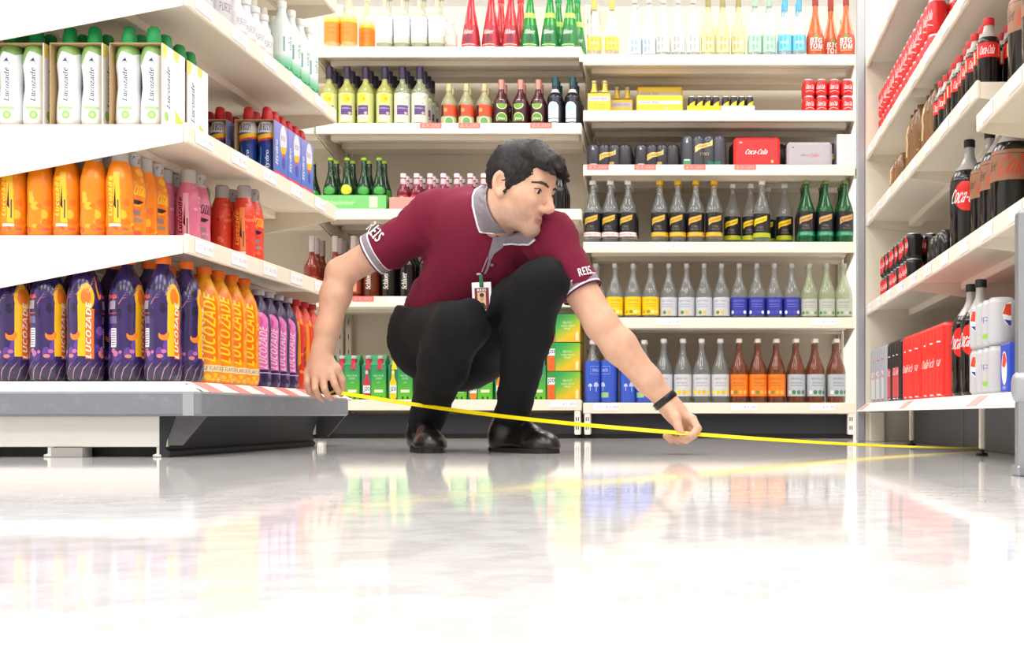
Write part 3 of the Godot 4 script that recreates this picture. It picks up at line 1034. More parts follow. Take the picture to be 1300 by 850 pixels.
	bottle_kind("cone_red", "juice_bottle", cone, M.red_glass, [0.016, 0.27, 0.295, cap_red], [[0.01, 0.115, conelabel.call(rgb(170, 26, 44), rgb(120, 20, 50))]])
	bottle_kind("cone_green", "juice_bottle", cone, M.bright_green, [0.016, 0.27, 0.295, cap_green], [[0.01, 0.115, conelabel.call(rgb(16, 120, 52), rgb(10, 90, 40))], [0.15, 0.175, lit(rgb(170, 206, 90), 0.4)]])
	var square := bottle_profile(0.285, 0.0375, 0.0115, 0.155, 0.2, 1.0)
	bottle_kind("cordial_orange", "cordial_bottle", square, clear(rgb(250, 214, 150), 0.5, 0.05), [0.014, 0.262, 0.288, cap_white], [[0.035, 0.14, printed(paint(192, 192, rgb(240, 136, 36)).r(0, 0, 1, 0.12, rgb(250, 200, 50)).t("SPARKLING", 0.5, 0.4, 0.1, rgb(200, 90, 30), 0.4).t("ORANGE", 0.5, 0.6, 0.12, rgb(200, 90, 30), 0.4).tex(), 0.4, 2.0)]])
	bottle_kind("cordial_white", "cordial_bottle", square, clear(rgb(196, 200, 170), 0.5, 0.05), [0.014, 0.262, 0.288, lit(rgb(150, 152, 120), 0.4)], [[0.03, 0.155, printed(paint(192, 192, rgb(232, 232, 238)).t("elderflower", 0.5, 0.3, 0.12, rgb(150, 150, 170), 0.42, -0.2, 0.1, 1).t("pressé", 0.5, 0.6, 0.14, rgb(150, 160, 160), 0.3, -0.2, 0.1, 1).p([Vector2(0, 0.9), Vector2(1, 0.7), Vector2(1, 1), Vector2(0, 1)], rgb(206, 212, 186)).tex(), 0.4, 2.0)]])
	bottle_kind("cordial_small", "cordial_bottle", bottle_profile(0.135, 0.024, 0.009, 0.07, 0.105), clear(rgb(232, 206, 200), 0.6, 0.05), [0.011, 0.122, 0.138, cap_white], [[0.02, 0.06, lit(rgb(226, 196, 190), 0.5)]])
	var presse := bottle_profile(0.272, 0.0385, 0.013, 0.155, 0.212, 1.0)
	for v in 2:
		var q := paint(256, 320, rgb(200, 204, 130) if v == 0 else rgb(206, 208, 190))
		if v == 0:
			q.e(0.5, 0.18, 0.16, 0.15, rgb(250, 220, 30)).e(0.56, 0.2, 0.05, 0.06, rgb(190, 160, 20))
		else:
			q.specks(0.3, 0.02, 0.72, 0.36, 40, 0.035, [rgb(226, 226, 214), rgb(180, 190, 160), rgb(236, 236, 226)], 5)
		q.r(0.29, 0.42, 0.72, 0.74, rgb(88, 62, 128)).t("bottlegreen", 0.5, 0.52, 0.06, rgb(206, 196, 226), 0.36, 0.0, 0.0, 1).e(0.63, 0.68, 0.06, 0.05, rgb(240, 170, 160)).r(0.29, 0.76, 0.72, 0.94, rgb(226, 220, 200)).t("pressé", 0.5, 0.85, 0.07, rgb(110, 100, 120), 0.28)
		bottle_kind("presse_purple_%d" % v, "cordial_bottle", presse, M.lemonade if v == 0 else M.pale_green, [0.0165, 0.222, 0.280, cap_purple], [[0.012, 0.15, printed(q.tex(), 0.35, 2.0)]], "capsule")
	var elder := bottle_profile(0.195, 0.036, 0.0125, 0.105, 0.165, 0.9)
	bottle_kind("elder", "cordial_bottle", elder, M.elder, [0.0145, 0.165, 0.199, lit(rgb(196, 184, 140), 0.4, 0.3)], [[0.045, 0.095, printed(paint(256, 128, rgb(214, 72, 40)).r(0.1, 0, 0.26, 1, rgb(40, 30, 30)).e(0.35, 0.5, 0.08, 0.2, rgb(240, 150, 70)).tex(), 0.4, 2.0)], [0.006, 0.040, printed(paint(256, 96, rgb(188, 190, 140)).e(0.5, 0.6, 0.2, 0.6, rgb(226, 226, 190)).e(0.5, 0.62, 0.16, 0.5, rgb(110, 160, 100)).tex(), 0.4, 2.0)]], "foil")
	var limep := bottle_profile(0.212, 0.037, 0.0125, 0.105, 0.175, 0.9)
	bottle_kind("lime", "cider_bottle", limep, M.crimson, [0.0145, 0.172, 0.218, lit(rgb(206, 140, 130), 0.4, 0.3)], [[0.004, 0.12, printed(paint(256, 320, rgb(58, 20, 30)).e(0.5, 0.2, 0.22, 0.2, rgb(206, 214, 160)).e(0.5, 0.2, 0.18, 0.165, rgb(110, 160, 50)).e(0.5, 0.76, 0.24, 0.24, rgb(206, 214, 160)).e(0.5, 0.76, 0.2, 0.2, rgb(96, 150, 60)).t("lime", 0.5, 0.76, 0.1, rgb(220, 230, 190), 0.3, 0.0, 0.2, 1).tex(), 0.3, 2.0)]], "foil")
	var navyp := bottle_profile(0.228, 0.0365, 0.0135, 0.13, 0.175, 1.0)
	bottle_kind("navy", "wine_bottle", navyp, M.navy, [0.0155, 0.185, 0.232, lit(rgb(16, 70, 82), 0.35)], [[0.008, 0.112, printed(paint(256, 320, rgb(20, 24, 38)).p([Vector2(0.26, 1), Vector2(0.26, 0.2), Vector2(0.36, 0.06), Vector2(0.5, 0.02), Vector2(0.64, 0.06), Vector2(0.74, 0.2), Vector2(0.74, 1)], rgb(226, 232, 240)).e(0.5, 0.3, 0.16, 0.16, rgb(176, 206, 236)).specks(0.34, 0.4, 0.66, 0.66, 16, 0.03, [rgb(226, 176, 166), rgb(190, 200, 176)], 2).r(0.26, 0.76, 0.74, 0.8, rgb(60, 130, 140)).tex(), 0.35, 2.0)], [0.155, 0.172, lit(rgb(206, 206, 196), 0.4)]], "capsule")
	var apple := bottle_profile(0.248, 0.0345, 0.0125, 0.1, 0.205, 0.8)
	bottle_kind("apple", "cider_bottle", apple, M.dark_green, [0.0135, 0.238, 0.252, lit(rgb(150, 190, 40), 0.35)], [[0.075, 0.112, printed(paint(128, 96, rgb(12, 60, 30)).e(0.5, 0.5, 0.26, 0.5, rgb(60, 160, 50)).tex(), 0.3, 2.0)]])
	bottle_kind("apple_lemon", "cider_bottle", apple, M.dark_green, [0.0135, 0.238, 0.252, lit(rgb(150, 190, 40), 0.35)], [[0.075, 0.122, printed(paint(128, 96, rgb(12, 60, 30)).e(0.5, 0.5, 0.26, 0.5, rgb(200, 206, 30)).tex(), 0.3, 2.0)]])
	bottle_kind("dark_small", "cider_bottle", bottle_profile(0.2, 0.032, 0.0125, 0.09, 0.165), lit(rgb(12, 14, 16), 0.1), [0.0135, 0.185, 0.203, cap_black], [])
	var tiny := bottle_profile(0.172, 0.029, 0.0125, 0.085, 0.13, 0.9)
	bottle_kind("pink_small", "fruit_drink_bottle", tiny, clear(rgb(126, 30, 50), 0.9, 0.06), [0.0135, 0.156, 0.176, lit(rgb(236, 226, 230), 0.4)], [[0.126, 0.15, lit(rgb(236, 190, 200), 0.4)], [0.02, 0.07, printed(paint(128, 96, rgb(196, 70, 90)).e(0.5, 0.5, 0.2, 0.4, rgb(236, 200, 206)).tex(), 0.4, 2.0)]])
	var rosep := bottle_profile(0.285, 0.036, 0.0125, 0.14, 0.2, 0.9)
	bottle_kind("rose", "rose_bottle", rosep, M.rose, [0.0145, 0.215, 0.29, clear(rgb(206, 190, 186), 0.6, 0.1)], [[0.02, 0.1, printed(paint(128, 128, rgb(150, 62, 40)).r(0.3, 0.1, 0.7, 0.9, rgb(206, 150, 120)).tex(), 0.4, 2.0)]], "foil")
	for v in 2:
		bottle_kind("script_%d" % v, "cola_bottle", bottle_profile(0.27, 0.0375, 0.0125, 0.15, 0.215, 0.9), M.brown if v == 0 else M.cola, [0.0145, 0.25, 0.274, cap_black], [[0.03, 0.125, printed(paint(192, 256, rgb(90, 34, 12) if v == 0 else rgb(16, 12, 12)).t("Schloer", 0.5, 0.5, 0.22, rgb(232, 226, 214), 0.8, -PI / 2, 0.2, 1).tex(), 0.25, 2.0)]])
	# juice packs on the bottom shelf: bottle picture on the left third, green panel on the right
	var jv := [[rgb(196, 40, 66), rgb(246, 190, 200)], [rgb(250, 200, 20), rgb(255, 236, 150)], [rgb(240, 130, 30), rgb(250, 205, 150)]]
	for v in 3:
		var q := paint(512, 384, rgb(26, 120, 76))
		q.g(0.2, 0.0, 0.5, 1.0, rgb(34, 140, 96), rgb(110, 190, 30)).g(0.5, 0.0, 1.0, 1.0, rgb(34, 140, 96), rgb(110, 190, 30))
		q.r(0, 0, 0.2, 1, rgb(30, 120, 80)).p([Vector2(0.06, 1), Vector2(0.03, 0.9), Vector2(0.03, 0.5), Vector2(0.07, 0.36), Vector2(0.08, 0.06), Vector2(0.12, 0.06), Vector2(0.13, 0.36), Vector2(0.17, 0.5), Vector2(0.17, 0.9), Vector2(0.14, 1)], jv[v][0])
		q.r(0.03, 0.58, 0.17, 0.8, rgb(240, 240, 240)).t("J2O", 0.1, 0.69, 0.15, rgb(20, 24, 40), 0.12, 0.0, 0.0, 2).e(0.1, 0.2, 0.03, 0.06, jv[v][1])
		q.t("REAL FRUIT", 0.35, 0.3, 0.05, rgb(200, 226, 190), 0.2).t("BLEND", 0.35, 0.38, 0.05, rgb(200, 226, 190), 0.12).t("J2O", 0.35, 0.5, 0.05, rgb(200, 226, 190)).r(0.26, 0.7, 0.44, 0.78, rgb(226, 240, 206)).r(0.28, 0.9, 0.32, 0.97, rgb(40, 60, 20)).r(0.38, 0.9, 0.42, 0.97, rgb(40, 60, 20))
		var st := stool()
		# handle carrier: box whose top folds to a ridge
		var outline := PackedVector2Array([Vector2(-0.058, 0.0), Vector2(0.058, 0.0), Vector2(0.058, 0.165), Vector2(0.012, 0.212), Vector2(-0.012, 0.212), Vector2(-0.058, 0.165)])
		box_to(st, Vector3(0, 0.0825, 0), Vector3(0.114, 0.165, 0.114), 0.002)
		var jm := printed(q.tex(), 0.45)
		var cap := stool()
		extrude_to(cap, PackedVector2Array([Vector2(-0.057, 0.165), Vector2(0.057, 0.165), Vector2(0.012, 0.212), Vector2(-0.012, 0.212)]), Transform3D(Basis(Vector3.UP, PI / 2), Vector3.ZERO), -0.05, 0.05)
		var pp := [["carton", done(st), jm], ["handle", done(cap), lit(rgb(60, 150, 100), 0.45)]]
		for i in 2:
			var xf := shift((i - 0.5) * 0.056, 0.164, 0.044)
			pp.append(["bottle_neck", lathe([Vector2(0.02, -0.02), Vector2(0.014, 0.01), Vector2(0.012, 0.035)], 12), clear(jv[v][0], 0.9), xf])
			pp.append(["cap", cap_mesh(0.0145, 0.03, 0.044, 12), lit(rgb(190, 200, 190), 0.35, 0.4), xf])
		kind("juice_pack_%d" % v, "juice_multipack", "multipack", pp)
	var jb := paint(512, 384, rgb(250, 200, 40))
	for k in 24:
		for j in 24:
			var fx := k / 23.0
			var fy := j / 23.0
			var c := rgb(20, 150, 90).lerp(rgb(190, 210, 40), clampf((fx + fy) * 0.62, 0, 1)).lerp(rgb(250, 176, 30), clampf((fx * 0.5 + fy) * 1.3 - 0.72, 0, 1))
			jb.r(0.13 + fx * 0.355, fy * 0.958, 0.13 + (fx + 0.05) * 0.355, (fy + 0.05) * 0.958, c)
	jb.r(0, 0, 0.13, 1, rgb(60, 140, 60)).p([Vector2(0.01, 1), Vector2(0.01, 0.5), Vector2(0.04, 0.3), Vector2(0.09, 0.3), Vector2(0.12, 0.5), Vector2(0.12, 1)], rgb(238, 100, 34)).r(0.01, 0.2, 0.12, 0.45, rgb(240, 240, 240)).t("J2O", 0.065, 0.32, 0.17, rgb(20, 24, 40), 0.1, 0.0, 0.0, 2)
	jb.t("REAL FRUIT", 0.31, 0.3, 0.08, rgb(226, 240, 206), 0.14).t("ORANGE PASSION", 0.31, 0.42, 0.06, rgb(226, 240, 206), 0.2).t("FRUIT", 0.31, 0.52, 0.06, rgb(226, 240, 206), 0.1).p([Vector2(0.43, 0.95), Vector2(0.43, 0.7), Vector2(0.45, 0.62), Vector2(0.465, 0.62), Vector2(0.475, 0.7), Vector2(0.475, 0.95)], rgb(250, 226, 170)).r(0.5, 0, 1, 1, rgb(236, 146, 40))
	kind("juice_box", "juice_carton", "carton", [["carton", carton(0.158, 0.134, 0.16, 0.003), printed(jb.tex(), 0.45)]])

	# --- left shelving
	var sport := [Vector2(0, 0.001), Vector2(0.024, 0.0), Vector2(0.031, 0.006), Vector2(0.0325, 0.02), Vector2(0.0315, 0.06), Vector2(0.0275, 0.1), Vector2(0.029, 0.13), Vector2(0.0322, 0.16), Vector2(0.0318, 0.185), Vector2(0.027, 0.203), Vector2(0.018, 0.213), Vector2(0.014, 0.222), Vector2(0.014, 0.238), Vector2(0, 0.24)]
	var q1 := paint(320, 512, rgb(228, 230, 232))
	q1.p([Vector2(0, 0), Vector2(1, 0), Vector2(1, 0.2), Vector2(0.75, 0.24), Vector2(0.45, 0.2), Vector2(0.25, 0.34), Vector2(0, 0.3)], rgb(126, 168, 92))
	q1.t("Lucozade", 0.54, 0.56, 0.13, rgb(66, 72, 108), 0.36, -PI / 2, 0.2, 1).p([Vector2(0.44, 0.33), Vector2(0.56, 0.27), Vector2(0.64, 0.36), Vector2(0.58, 0.31), Vector2(0.5, 0.31)], rgb(60, 66, 100))
	for k in 6:
		q1.r(0.12, 0.44 + k * 0.035, 0.3, 0.452 + k * 0.035, rgb(214, 206, 220))
	q1.r(0.34, 0.80, 0.72, 0.83, rgb(170, 214, 140)).e(0.56, 0.89, 0.1, 0.045, rgb(150, 205, 110)).e(0.56, 0.89, 0.05, 0.022, rgb(200, 228, 170))
	var sport_white := printed(q1.tex(), 0.3, 2.0)
	var q2 := paint(320, 512, rgb(32, 60, 140))
	q2.r(0, 0, 1, 0.12, rgb(70, 60, 70)).r(0.0, 0.13, 1, 0.3, rgb(214, 208, 212)).t("IN BODY", 0.5, 0.22, 0.1, rgb(40, 50, 90), 0.42, 0.0, 0.0, 2).p([Vector2(0, 0.36), Vector2(1, 0.28), Vector2(1, 0.34), Vector2(0, 0.42)], rgb(246, 190, 40)).p([Vector2(0, 0.42), Vector2(1, 0.34), Vector2(1, 0.37), Vector2(0, 0.45)], rgb(226, 70, 70))
	q2.t("Hydro", 0.6, 0.7, 0.16, rgb(220, 230, 246), 0.3, -PI / 2, 0.2, 1).r(0.3, 0.5, 0.36, 0.95, rgb(80, 150, 214)).t("0%", 0.68, 0.42, 0.09, rgb(24, 26, 40), 0.16, 0.0, 0.1, 2)
	var sport_blue := printed(q2.tex(), 0.3, 2.0)
	var sleeve_print := [
		paint(512, 384, rgb(240, 241, 246)).e(0.02, 0.06, 0.08, 0.12, rgb(250, 226, 110)).e(0.3, 0.05, 0.06, 0.08, rgb(250, 226, 110)).t("Lucozade", 0.13, 0.5, 0.075, rgb(50, 56, 130), 0.5, -PI / 2, 0.2, 1).e(0.09, 0.86, 0.045, 0.06, rgb(160, 206, 110)).t("Lucozade zero", 0.36, 0.45, 0.04, rgb(190, 192, 210), 0.4, -PI / 2, 0.0, 0).p([Vector2(0.28, 0.72), Vector2(0.48, 0.84), Vector2(0.48, 0.98), Vector2(0.28, 0.9)], rgb(202, 218, 90)).r(0.5, 0, 1, 1, rgb(240, 241, 246)),
		paint(512, 384, rgb(96, 120, 206)).g(0, 0, 0.5, 1, rgb(150, 150, 220), rgb(60, 110, 200)).e(0.33, 0.25, 0.12, 0.24, rgb(236, 232, 240)).p([Vector2(0.22, 0.38), Vector2(0.44, 0.34), Vector2(0.4, 0.46), Vector2(0.26, 0.48)], rgb(250, 196, 40)).p([Vector2(0.26, 0.48), Vector2(0.4, 0.46), Vector2(0.33, 0.54)], rgb(232, 80, 80)).t("BODY", 0.33, 0.22, 0.08, rgb(60, 70, 150), 0.16).t("Hydro", 0.1, 0.5, 0.1, W, 0.4, -PI / 2, 0.2, 1).e(0.33, 0.62, 0.06, 0.1, rgb(70, 80, 170)).r(0.02, 0.8, 0.48, 0.92, rgb(232, 60, 96)).t("ZERO SUGAR", 0.25, 0.86, 0.06, W, 0.3)]
	var cap_sport := [Vector2(0.0165, 0.205), Vector2(0.0185, 0.21), Vector2(0.0185, 0.236), Vector2(0.0165, 0.24), Vector2(0.015, 0.256), Vector2(0.010, 0.262), Vector2(0, 0.2625)]
	for v in 2:
		var kraft := lit(rgb(190, 160, 116), 0.6)
		var pm := printed(sleeve_print[v].tex(), 0.4)
		var ww := 0.134
		var hh := 0.214
		var pp := []
		var st := stool()
		box_to(st, Vector3(0, hh * 0.5, ww * 0.5 + 0.0015), Vector3(ww, hh, 0.002))
		pp.append(["sleeve_front", done(st), pm])
		st = stool()
		for g in [-1.0, 1.0]:
			box_to(st, Vector3(0, hh * 0.5, g * (ww * 0.5 - 0.0005)), Vector3(ww, hh, 0.002))
		box_to(st, Vector3(0, 0.001, 0), Vector3(ww, 0.002, ww))
		box_to(st, Vector3(0, hh - 0.001, 0), Vector3(ww, 0.002, ww))
		pp.append(["sleeve", done(st), kraft])
		for i in 2:
			for j in 2:
				var xf := shift((i - 0.5) * 0.0655, 0.002, (j - 0.5) * 0.0645, -PI / 2 + 0.12 * (j - 0.5))
				pp.append(["bottle", lathe(sport, 18), sport_white if v == 0 else sport_blue, xf])
				pp.append(["sports_cap", lathe(cap_sport, 16), cap_green if v == 0 else cap_red, xf, "bottle"])
		kind("sleeve_pack_%d" % v, "sports_drink_pack", "multipack", pp)
	# film packs of fizzy drink
	var fizz := [Vector2(0, 0.001), Vector2(0.027, 0.0), Vector2(0.0325, 0.008), Vector2(0.0335, 0.03), Vector2(0.0325, 0.07), Vector2(0.0335, 0.11), Vector2(0.033, 0.135), Vector2(0.0275, 0.16), Vector2(0.0215, 0.176), Vector2(0.020, 0.186), Vector2(0.0205, 0.207), Vector2(0.017, 0.212), Vector2(0, 0.213)]
	for k in fizz.size():
		fizz[k] = Vector2(fizz[k].x, fizz[k].y * 1.12)
	var grey_top := rgb(186, 184, 186)
	var fq := [paint(768, 384, rgb(247, 138, 28)), paint(768, 384, rgb(222, 118, 152)), paint(768, 384, rgb(228, 66, 46))]
	fq[0].specks(0, 0.2, 1, 0.9, 60, 0.045, [rgb(250, 164, 36), rgb(252, 186, 50), rgb(244, 118, 28), rgb(246, 146, 34)], 11).specks(0, 0.86, 1, 1, 30, 0.04, [rgb(232, 90, 60), rgb(240, 120, 50)], 12)
	fq[1].specks(0, 0.2, 1, 1.0, 70, 0.03, [rgb(230, 146, 176), rgb(214, 100, 136), rgb(236, 166, 190)], 13)
	fq[2].specks(0, 0.2, 1, 1.0, 70, 0.03, [rgb(240, 92, 56), rgb(214, 50, 44), rgb(244, 120, 70)], 14)
	for v in 3:
		var q: Painter = fq[v]
		var c1: Color = [rgb(252, 214, 40), rgb(50, 24, 50), rgb(250, 196, 60)][v]
		q.r(0, 0, 1, 0.17, grey_top).t("of", 0.3, 0.1, 0.09, rgb(60, 60, 64), 0.03, 0.0, 0.3, 1).t("x6", 0.36, 0.1, 0.07, rgb(60, 60, 64), 0.03, 0.0, 0.3, 1)
		for x in [0.875]:
			q.p([Vector2(x - 0.01, 0.3), Vector2(x + 0.045, 0.3), Vector2(x + 0.06, 0.85), Vector2(x, 0.85)], [rgb(251, 196, 54), rgb(240, 176, 200), rgb(246, 140, 70)][v]).p([Vector2(x + 0.012, 0.42), Vector2(x + 0.02, 0.7), Vector2(x - 0.004, 0.66)], rgb(40, 30, 36)).t("Lucozade", x - 0.04, 0.56, 0.05, c1, 0.42, -PI / 2, 0.2, 2).r(x + 0.03, 0.6, x + 0.042, 0.8, rgb(90, 80, 80)).r(x - 0.05, 0.86, x + 0.06, 0.89, rgb(250, 236, 226))
		for o in [0.0]:
			q.t("Lucozade", o + 0.3, 0.42, 0.16, c1, 0.24, 0.06, 0.15, 1).p([Vector2(o + 0.19, 0.53), Vector2(o + 0.36, 0.56), Vector2(o + 0.3, 0.6), Vector2(o + 0.21, 0.57)], rgb(50, 30, 40)).p([Vector2(o + 0.42, 0.3), Vector2(o + 0.455, 0.44), Vector2(o + 0.42, 0.56), Vector2(o + 0.438, 0.44)], c1)
			q.r(o + 0.2, 0.66, o + 0.32, 0.72, rgb(150, 130, 130)).r(o + 0.18, 0.75, o + 0.34, 0.79, rgb(160, 140, 136)).e(o + 0.42, 0.8, 0.04, 0.13, [rgb(252, 180, 50), rgb(236, 170, 196), rgb(244, 130, 80)][v]).e(o + 0.42, 0.8, 0.028, 0.1, [rgb(246, 146, 30), rgb(226, 130, 164), rgb(232, 80, 54)][v])
		kind("fizz_pack_%d" % v, "fizzy_drink_pack", "multipack", film_parts("wrapped_bottle", 2, 2, fizz, 0.0672, 0.2386, printed(q.tex(), 0.25)))
	# large bottles of the bottom shelf in full printed sleeves
	var large := [Vector2(0, 0.003), Vector2(0.03, 0.0), Vector2(0.042, 0.006), Vector2(0.0455, 0.022), Vector2(0.0455, 0.06), Vector2(0.0435, 0.1), Vector2(0.0435, 0.15), Vector2(0.0455, 0.19), Vector2(0.043, 0.225), Vector2(0.036, 0.255), Vector2(0.026, 0.28), Vector2(0.0165, 0.296), Vector2(0.0145, 0.304), Vector2(0.0145, 0.31)]
	var slimmer := []
	for p in large:
		slimmer.append(Vector2(p.x * 0.86, p.y * 0.93))
	var l0 := paint(768, 512, rgb(54, 38, 92))
	l0.specks(0, 0, 1, 0.5, 50, 0.05, [rgb(40, 30, 70), rgb(48, 36, 84), rgb(34, 26, 58)], 21).specks(0, 0.55, 1, 0.8, 26, 0.05, [rgb(96, 62, 150), rgb(76, 50, 130), rgb(124, 80, 160)], 22).specks(0, 0.74, 1, 0.8, 10, 0.03, [rgb(214, 130, 110), rgb(190, 110, 150)], 23)
	l0.r(0, 0.88, 1, 1, rgb(60, 52, 80))
	for k in 14:
		l0.p([Vector2(k * 0.075, 1), Vector2(k * 0.075 + 0.03, 0.9), Vector2(k * 0.075 + 0.09, 0.84), Vector2(k * 0.075 + 0.035, 0.91), Vector2(k * 0.075 + 0.008, 1)], rgb(180, 140, 150))
	for o in [0.0, 0.5]:
		l0.e(o + 0.23, 0.3, 0.075, 0.12, rgb(246, 186, 34)).e(o + 0.23, 0.3, 0.045, 0.075, rgb(230, 120, 40)).r(o + 0.16, 0.36, o + 0.235, 0.8, rgb(248, 184, 28)).r(o + 0.225, 0.4, o + 0.3, 0.82, rgb(222, 110, 36)).e(o + 0.13, 0.62, 0.05, 0.045, rgb(246, 130, 40)).e(o + 0.12, 0.58, 0.04, 0.04, rgb(60, 34, 90))
		l0.t("LUCOZADE", o + 0.252, 0.58, 0.045, rgb(250, 236, 226), 0.46, -PI / 2, 0.2, 2).e(o + 0.36, 0.22, 0.03, 0.1, rgb(244, 140, 60)).e(o + 0.37, 0.2, 0.02, 0.08, rgb(54, 38, 92))
		l0.r(o + 0.39, 0.28, o + 0.49, 0.31, rgb(190, 60, 80)).r(o + 0.4, 0.33, o + 0.48, 0.4, rgb(150, 146, 160)).r(o + 0.39, 0.43, o + 0.49, 0.44, rgb(190, 60, 80)).r(o + 0.4, 0.46, o + 0.49, 0.52, rgb(110, 96, 140)).r(o + 0.42, 0.56, o + 0.485, 0.72, rgb(236, 236, 238))
		for k in 7:
			l0.r(o + 0.425, 0.575 + k * 0.02, o + 0.48, 0.583 + k * 0.02, rgb(90, 90, 100))
	for k in 26:
		var xs := fmod(k * 0.377, 1.0)
		var ys := 0.12 + 0.5 * fmod(k * 0.619, 1.0)
		l0.p([Vector2(xs, ys), Vector2(xs + 0.03, ys - 0.05), Vector2(xs + 0.09, ys - 0.06), Vector2(xs + 0.035, ys - 0.045), Vector2(xs + 0.006, ys + 0.004)], [rgb(150, 110, 150), rgb(206, 130, 90), rgb(104, 84, 140)][k % 3])
	var purple := printed(l0.tex(), 0.14)
	purple.texture_repeat = true
	var l1 := paint(512, 512, rgb(246, 158, 28)).specks(0, 0, 1, 1, 80, 0.05, [rgb(250, 180, 40), rgb(244, 140, 24), rgb(250, 196, 60), rgb(240, 128, 24)], 31)
	for o in [0.0, 0.5]:
		l1.p([Vector2(o + 0.16, 0.2), Vector2(o + 0.34, 0.14), Vector2(o + 0.36, 0.78), Vector2(o + 0.18, 0.8)], rgb(238, 120, 24)).t("LUCOZADE", o + 0.25, 0.5, 0.13, rgb(252, 220, 40), 0.6, -PI / 2, 0.25, 2).r(o + 0.06, 0.84, o + 0.46, 0.9, rgb(250, 226, 180)).t("ORANGE FLAVOUR", o + 0.25, 0.87, 0.035, rgb(60, 70, 90), 0.32)
	l1.specks(0, 0.91, 1, 1, 30, 0.04, [rgb(252, 200, 60), rgb(240, 150, 30)], 33)
	var l2 := paint(512, 512, rgb(58, 40, 84)).specks(0, 0.5, 1, 1, 40, 0.05, [rgb(90, 66, 130), rgb(110, 84, 150), rgb(48, 34, 70)], 41)
	for o in [0.0, 0.5]:
		l2.e(o + 0.22, 0.3, 0.12, 0.1, rgb(236, 130, 196)).r(o + 0.14, 0.34, o + 0.34, 0.82, rgb(232, 120, 190)).t("LUCOZADE", o + 0.26, 0.58, 0.11, rgb(250, 214, 236), 0.44, -PI / 2, 0.25, 2).e(o + 0.2, 0.3, 0.06, 0.06, rgb(214, 90, 170))
	l2.r(0, 0.85, 1, 0.862, rgb(190, 180, 210))
	var l3 := paint(512, 512, rgb(216, 60, 36)).specks(0, 0.2, 1, 1, 120, 0.035, [rgb(240, 120, 50), rgb(226, 84, 44), rgb(246, 150, 70), rgb(206, 44, 34)], 51)
	for o in [0.0, 0.5]:
		l3.p([Vector2(o + 0.1, 0.3), Vector2(o + 0.26, 0.2), Vector2(o + 0.28, 0.7), Vector2(o + 0.12, 0.85)], rgb(244, 150, 50)).t("TROPICAL", o + 0.36, 0.62, 0.07, rgb(40, 30, 60), 0.24, -PI / 2, 0.1, 2)
	var bigm := [purple, printed(l1.tex(), 0.2), printed(l2.tex(), 0.2), printed(l3.tex(), 0.2)]
	for v in 4:
		var pr := large if v < 2 else slimmer
		var k: float = 1.0 if v < 2 else 0.93
		var parts := [["body", lathe(pr, 24), bigm[v]], ["neck", lathe([Vector2(0.0145, 0.306 * k), Vector2(0.017, 0.307 * k), Vector2(0.017, 0.310 * k), Vector2(0.013, 0.311 * k)], 16), lit([rgb(80, 60, 90), rgb(240, 140, 40), rgb(90, 80, 110), rgb(180, 50, 40)][v], 0.3)],
			["cap", cap_mesh(0.0195, 0.306 * k, 0.326 * k), [cap_orange, cap_orange, lit(rgb(176, 170, 178), 0.35), lit(rgb(180, 24, 34), 0.4)][v]]]
		kind("large_%d" % v, "energy_drink_bottle", "bottle", parts)
	# top shelf of the left shelving
	var pur := bottle_profile(0.135, 0.031, 0.0155, 0.075, 0.115, 0.9)
	bottle_kind("purity", "silver_drink_bottle", pur, printed(paint(256, 256, rgb(226, 224, 228)).t("PURDEY'S", 0.5, 0.62, 0.14, rgb(110, 108, 120), 0.44, 0.0, 0.0, 0).r(0.28, 0.82, 0.72, 0.9, rgb(240, 190, 180)).tex(), 0.3, 2.0), [0.0185, 0.128, 0.148, lit(rgb(222, 220, 222), 0.35)], [])
	bottle_kind("purity_large", "silver_drink_bottle", bottle_profile(0.20, 0.04, 0.02, 0.12, 0.16, 0.9), printed(paint(256, 256, rgb(196, 194, 200)).t("PURDEY'S", 0.5, 0.72, 0.12, rgb(70, 70, 80), 0.44).tex(), 0.3, 2.0), [0.021, 0.185, 0.21, lit(rgb(236, 150, 160), 0.4)], [])
	var vol := bottle_profile(0.245, 0.033, 0.0135, 0.165, 0.225, 0.9)
	bottle_kind("juiced", "flavoured_water_bottle", vol, lit(rgb(222, 232, 230), 0.12), [0.0155, 0.232, 0.255, cap_white], [[0.004, 0.165, printed(paint(256, 320, rgb(222, 232, 232)).g(0, 0.55, 1, 0.8, rgb(206, 228, 218), rgb(60, 170, 110)).r(0, 0.8, 1, 1, rgb(40, 158, 98)).specks(0, 0.8, 1, 1, 24, 0.03, [rgb(30, 140, 84), rgb(110, 200, 150)], 4).t("volvic", 0.55, 0.3, 0.14, rgb(60, 130, 120), 0.3, -PI / 2, 0.1, 1).r(0.3, 0.2, 0.36, 0.5, rgb(120, 170, 170)).tex(), 0.25, 2.0)]])
	# --- right shelving
	var cokel := printed(paint(384, 160, rgb(222, 26, 30)).t("Coca-Cola", 0.5, 0.5, 0.6, W, 0.44, 0.0, 0.25, 1).r(0.1, 0.1, 0.16, 0.9, rgb(226, 214, 160)).r(0.84, 0.1, 0.94, 0.9, rgb(236, 130, 130)).tex(), 0.3, 2.0)
	var mini := bottle_profile(0.165, 0.0275, 0.0115, 0.105, 0.145, 0.9)
	bottle_kind("mini_coke", "mini_cola_bottle", mini, M.cola, [0.0145, 0.149, 0.168, cap_red], [[0.066, 0.103, cokel]])
	kinds.mini_coke.parts.append(["shoulder", label_band(mini, 0.118, 0.149, 0.0008), clear(rgb(206, 196, 186), 0.8, 0.08)])
	var zl := paint(512, 256, rgb(20, 18, 20))
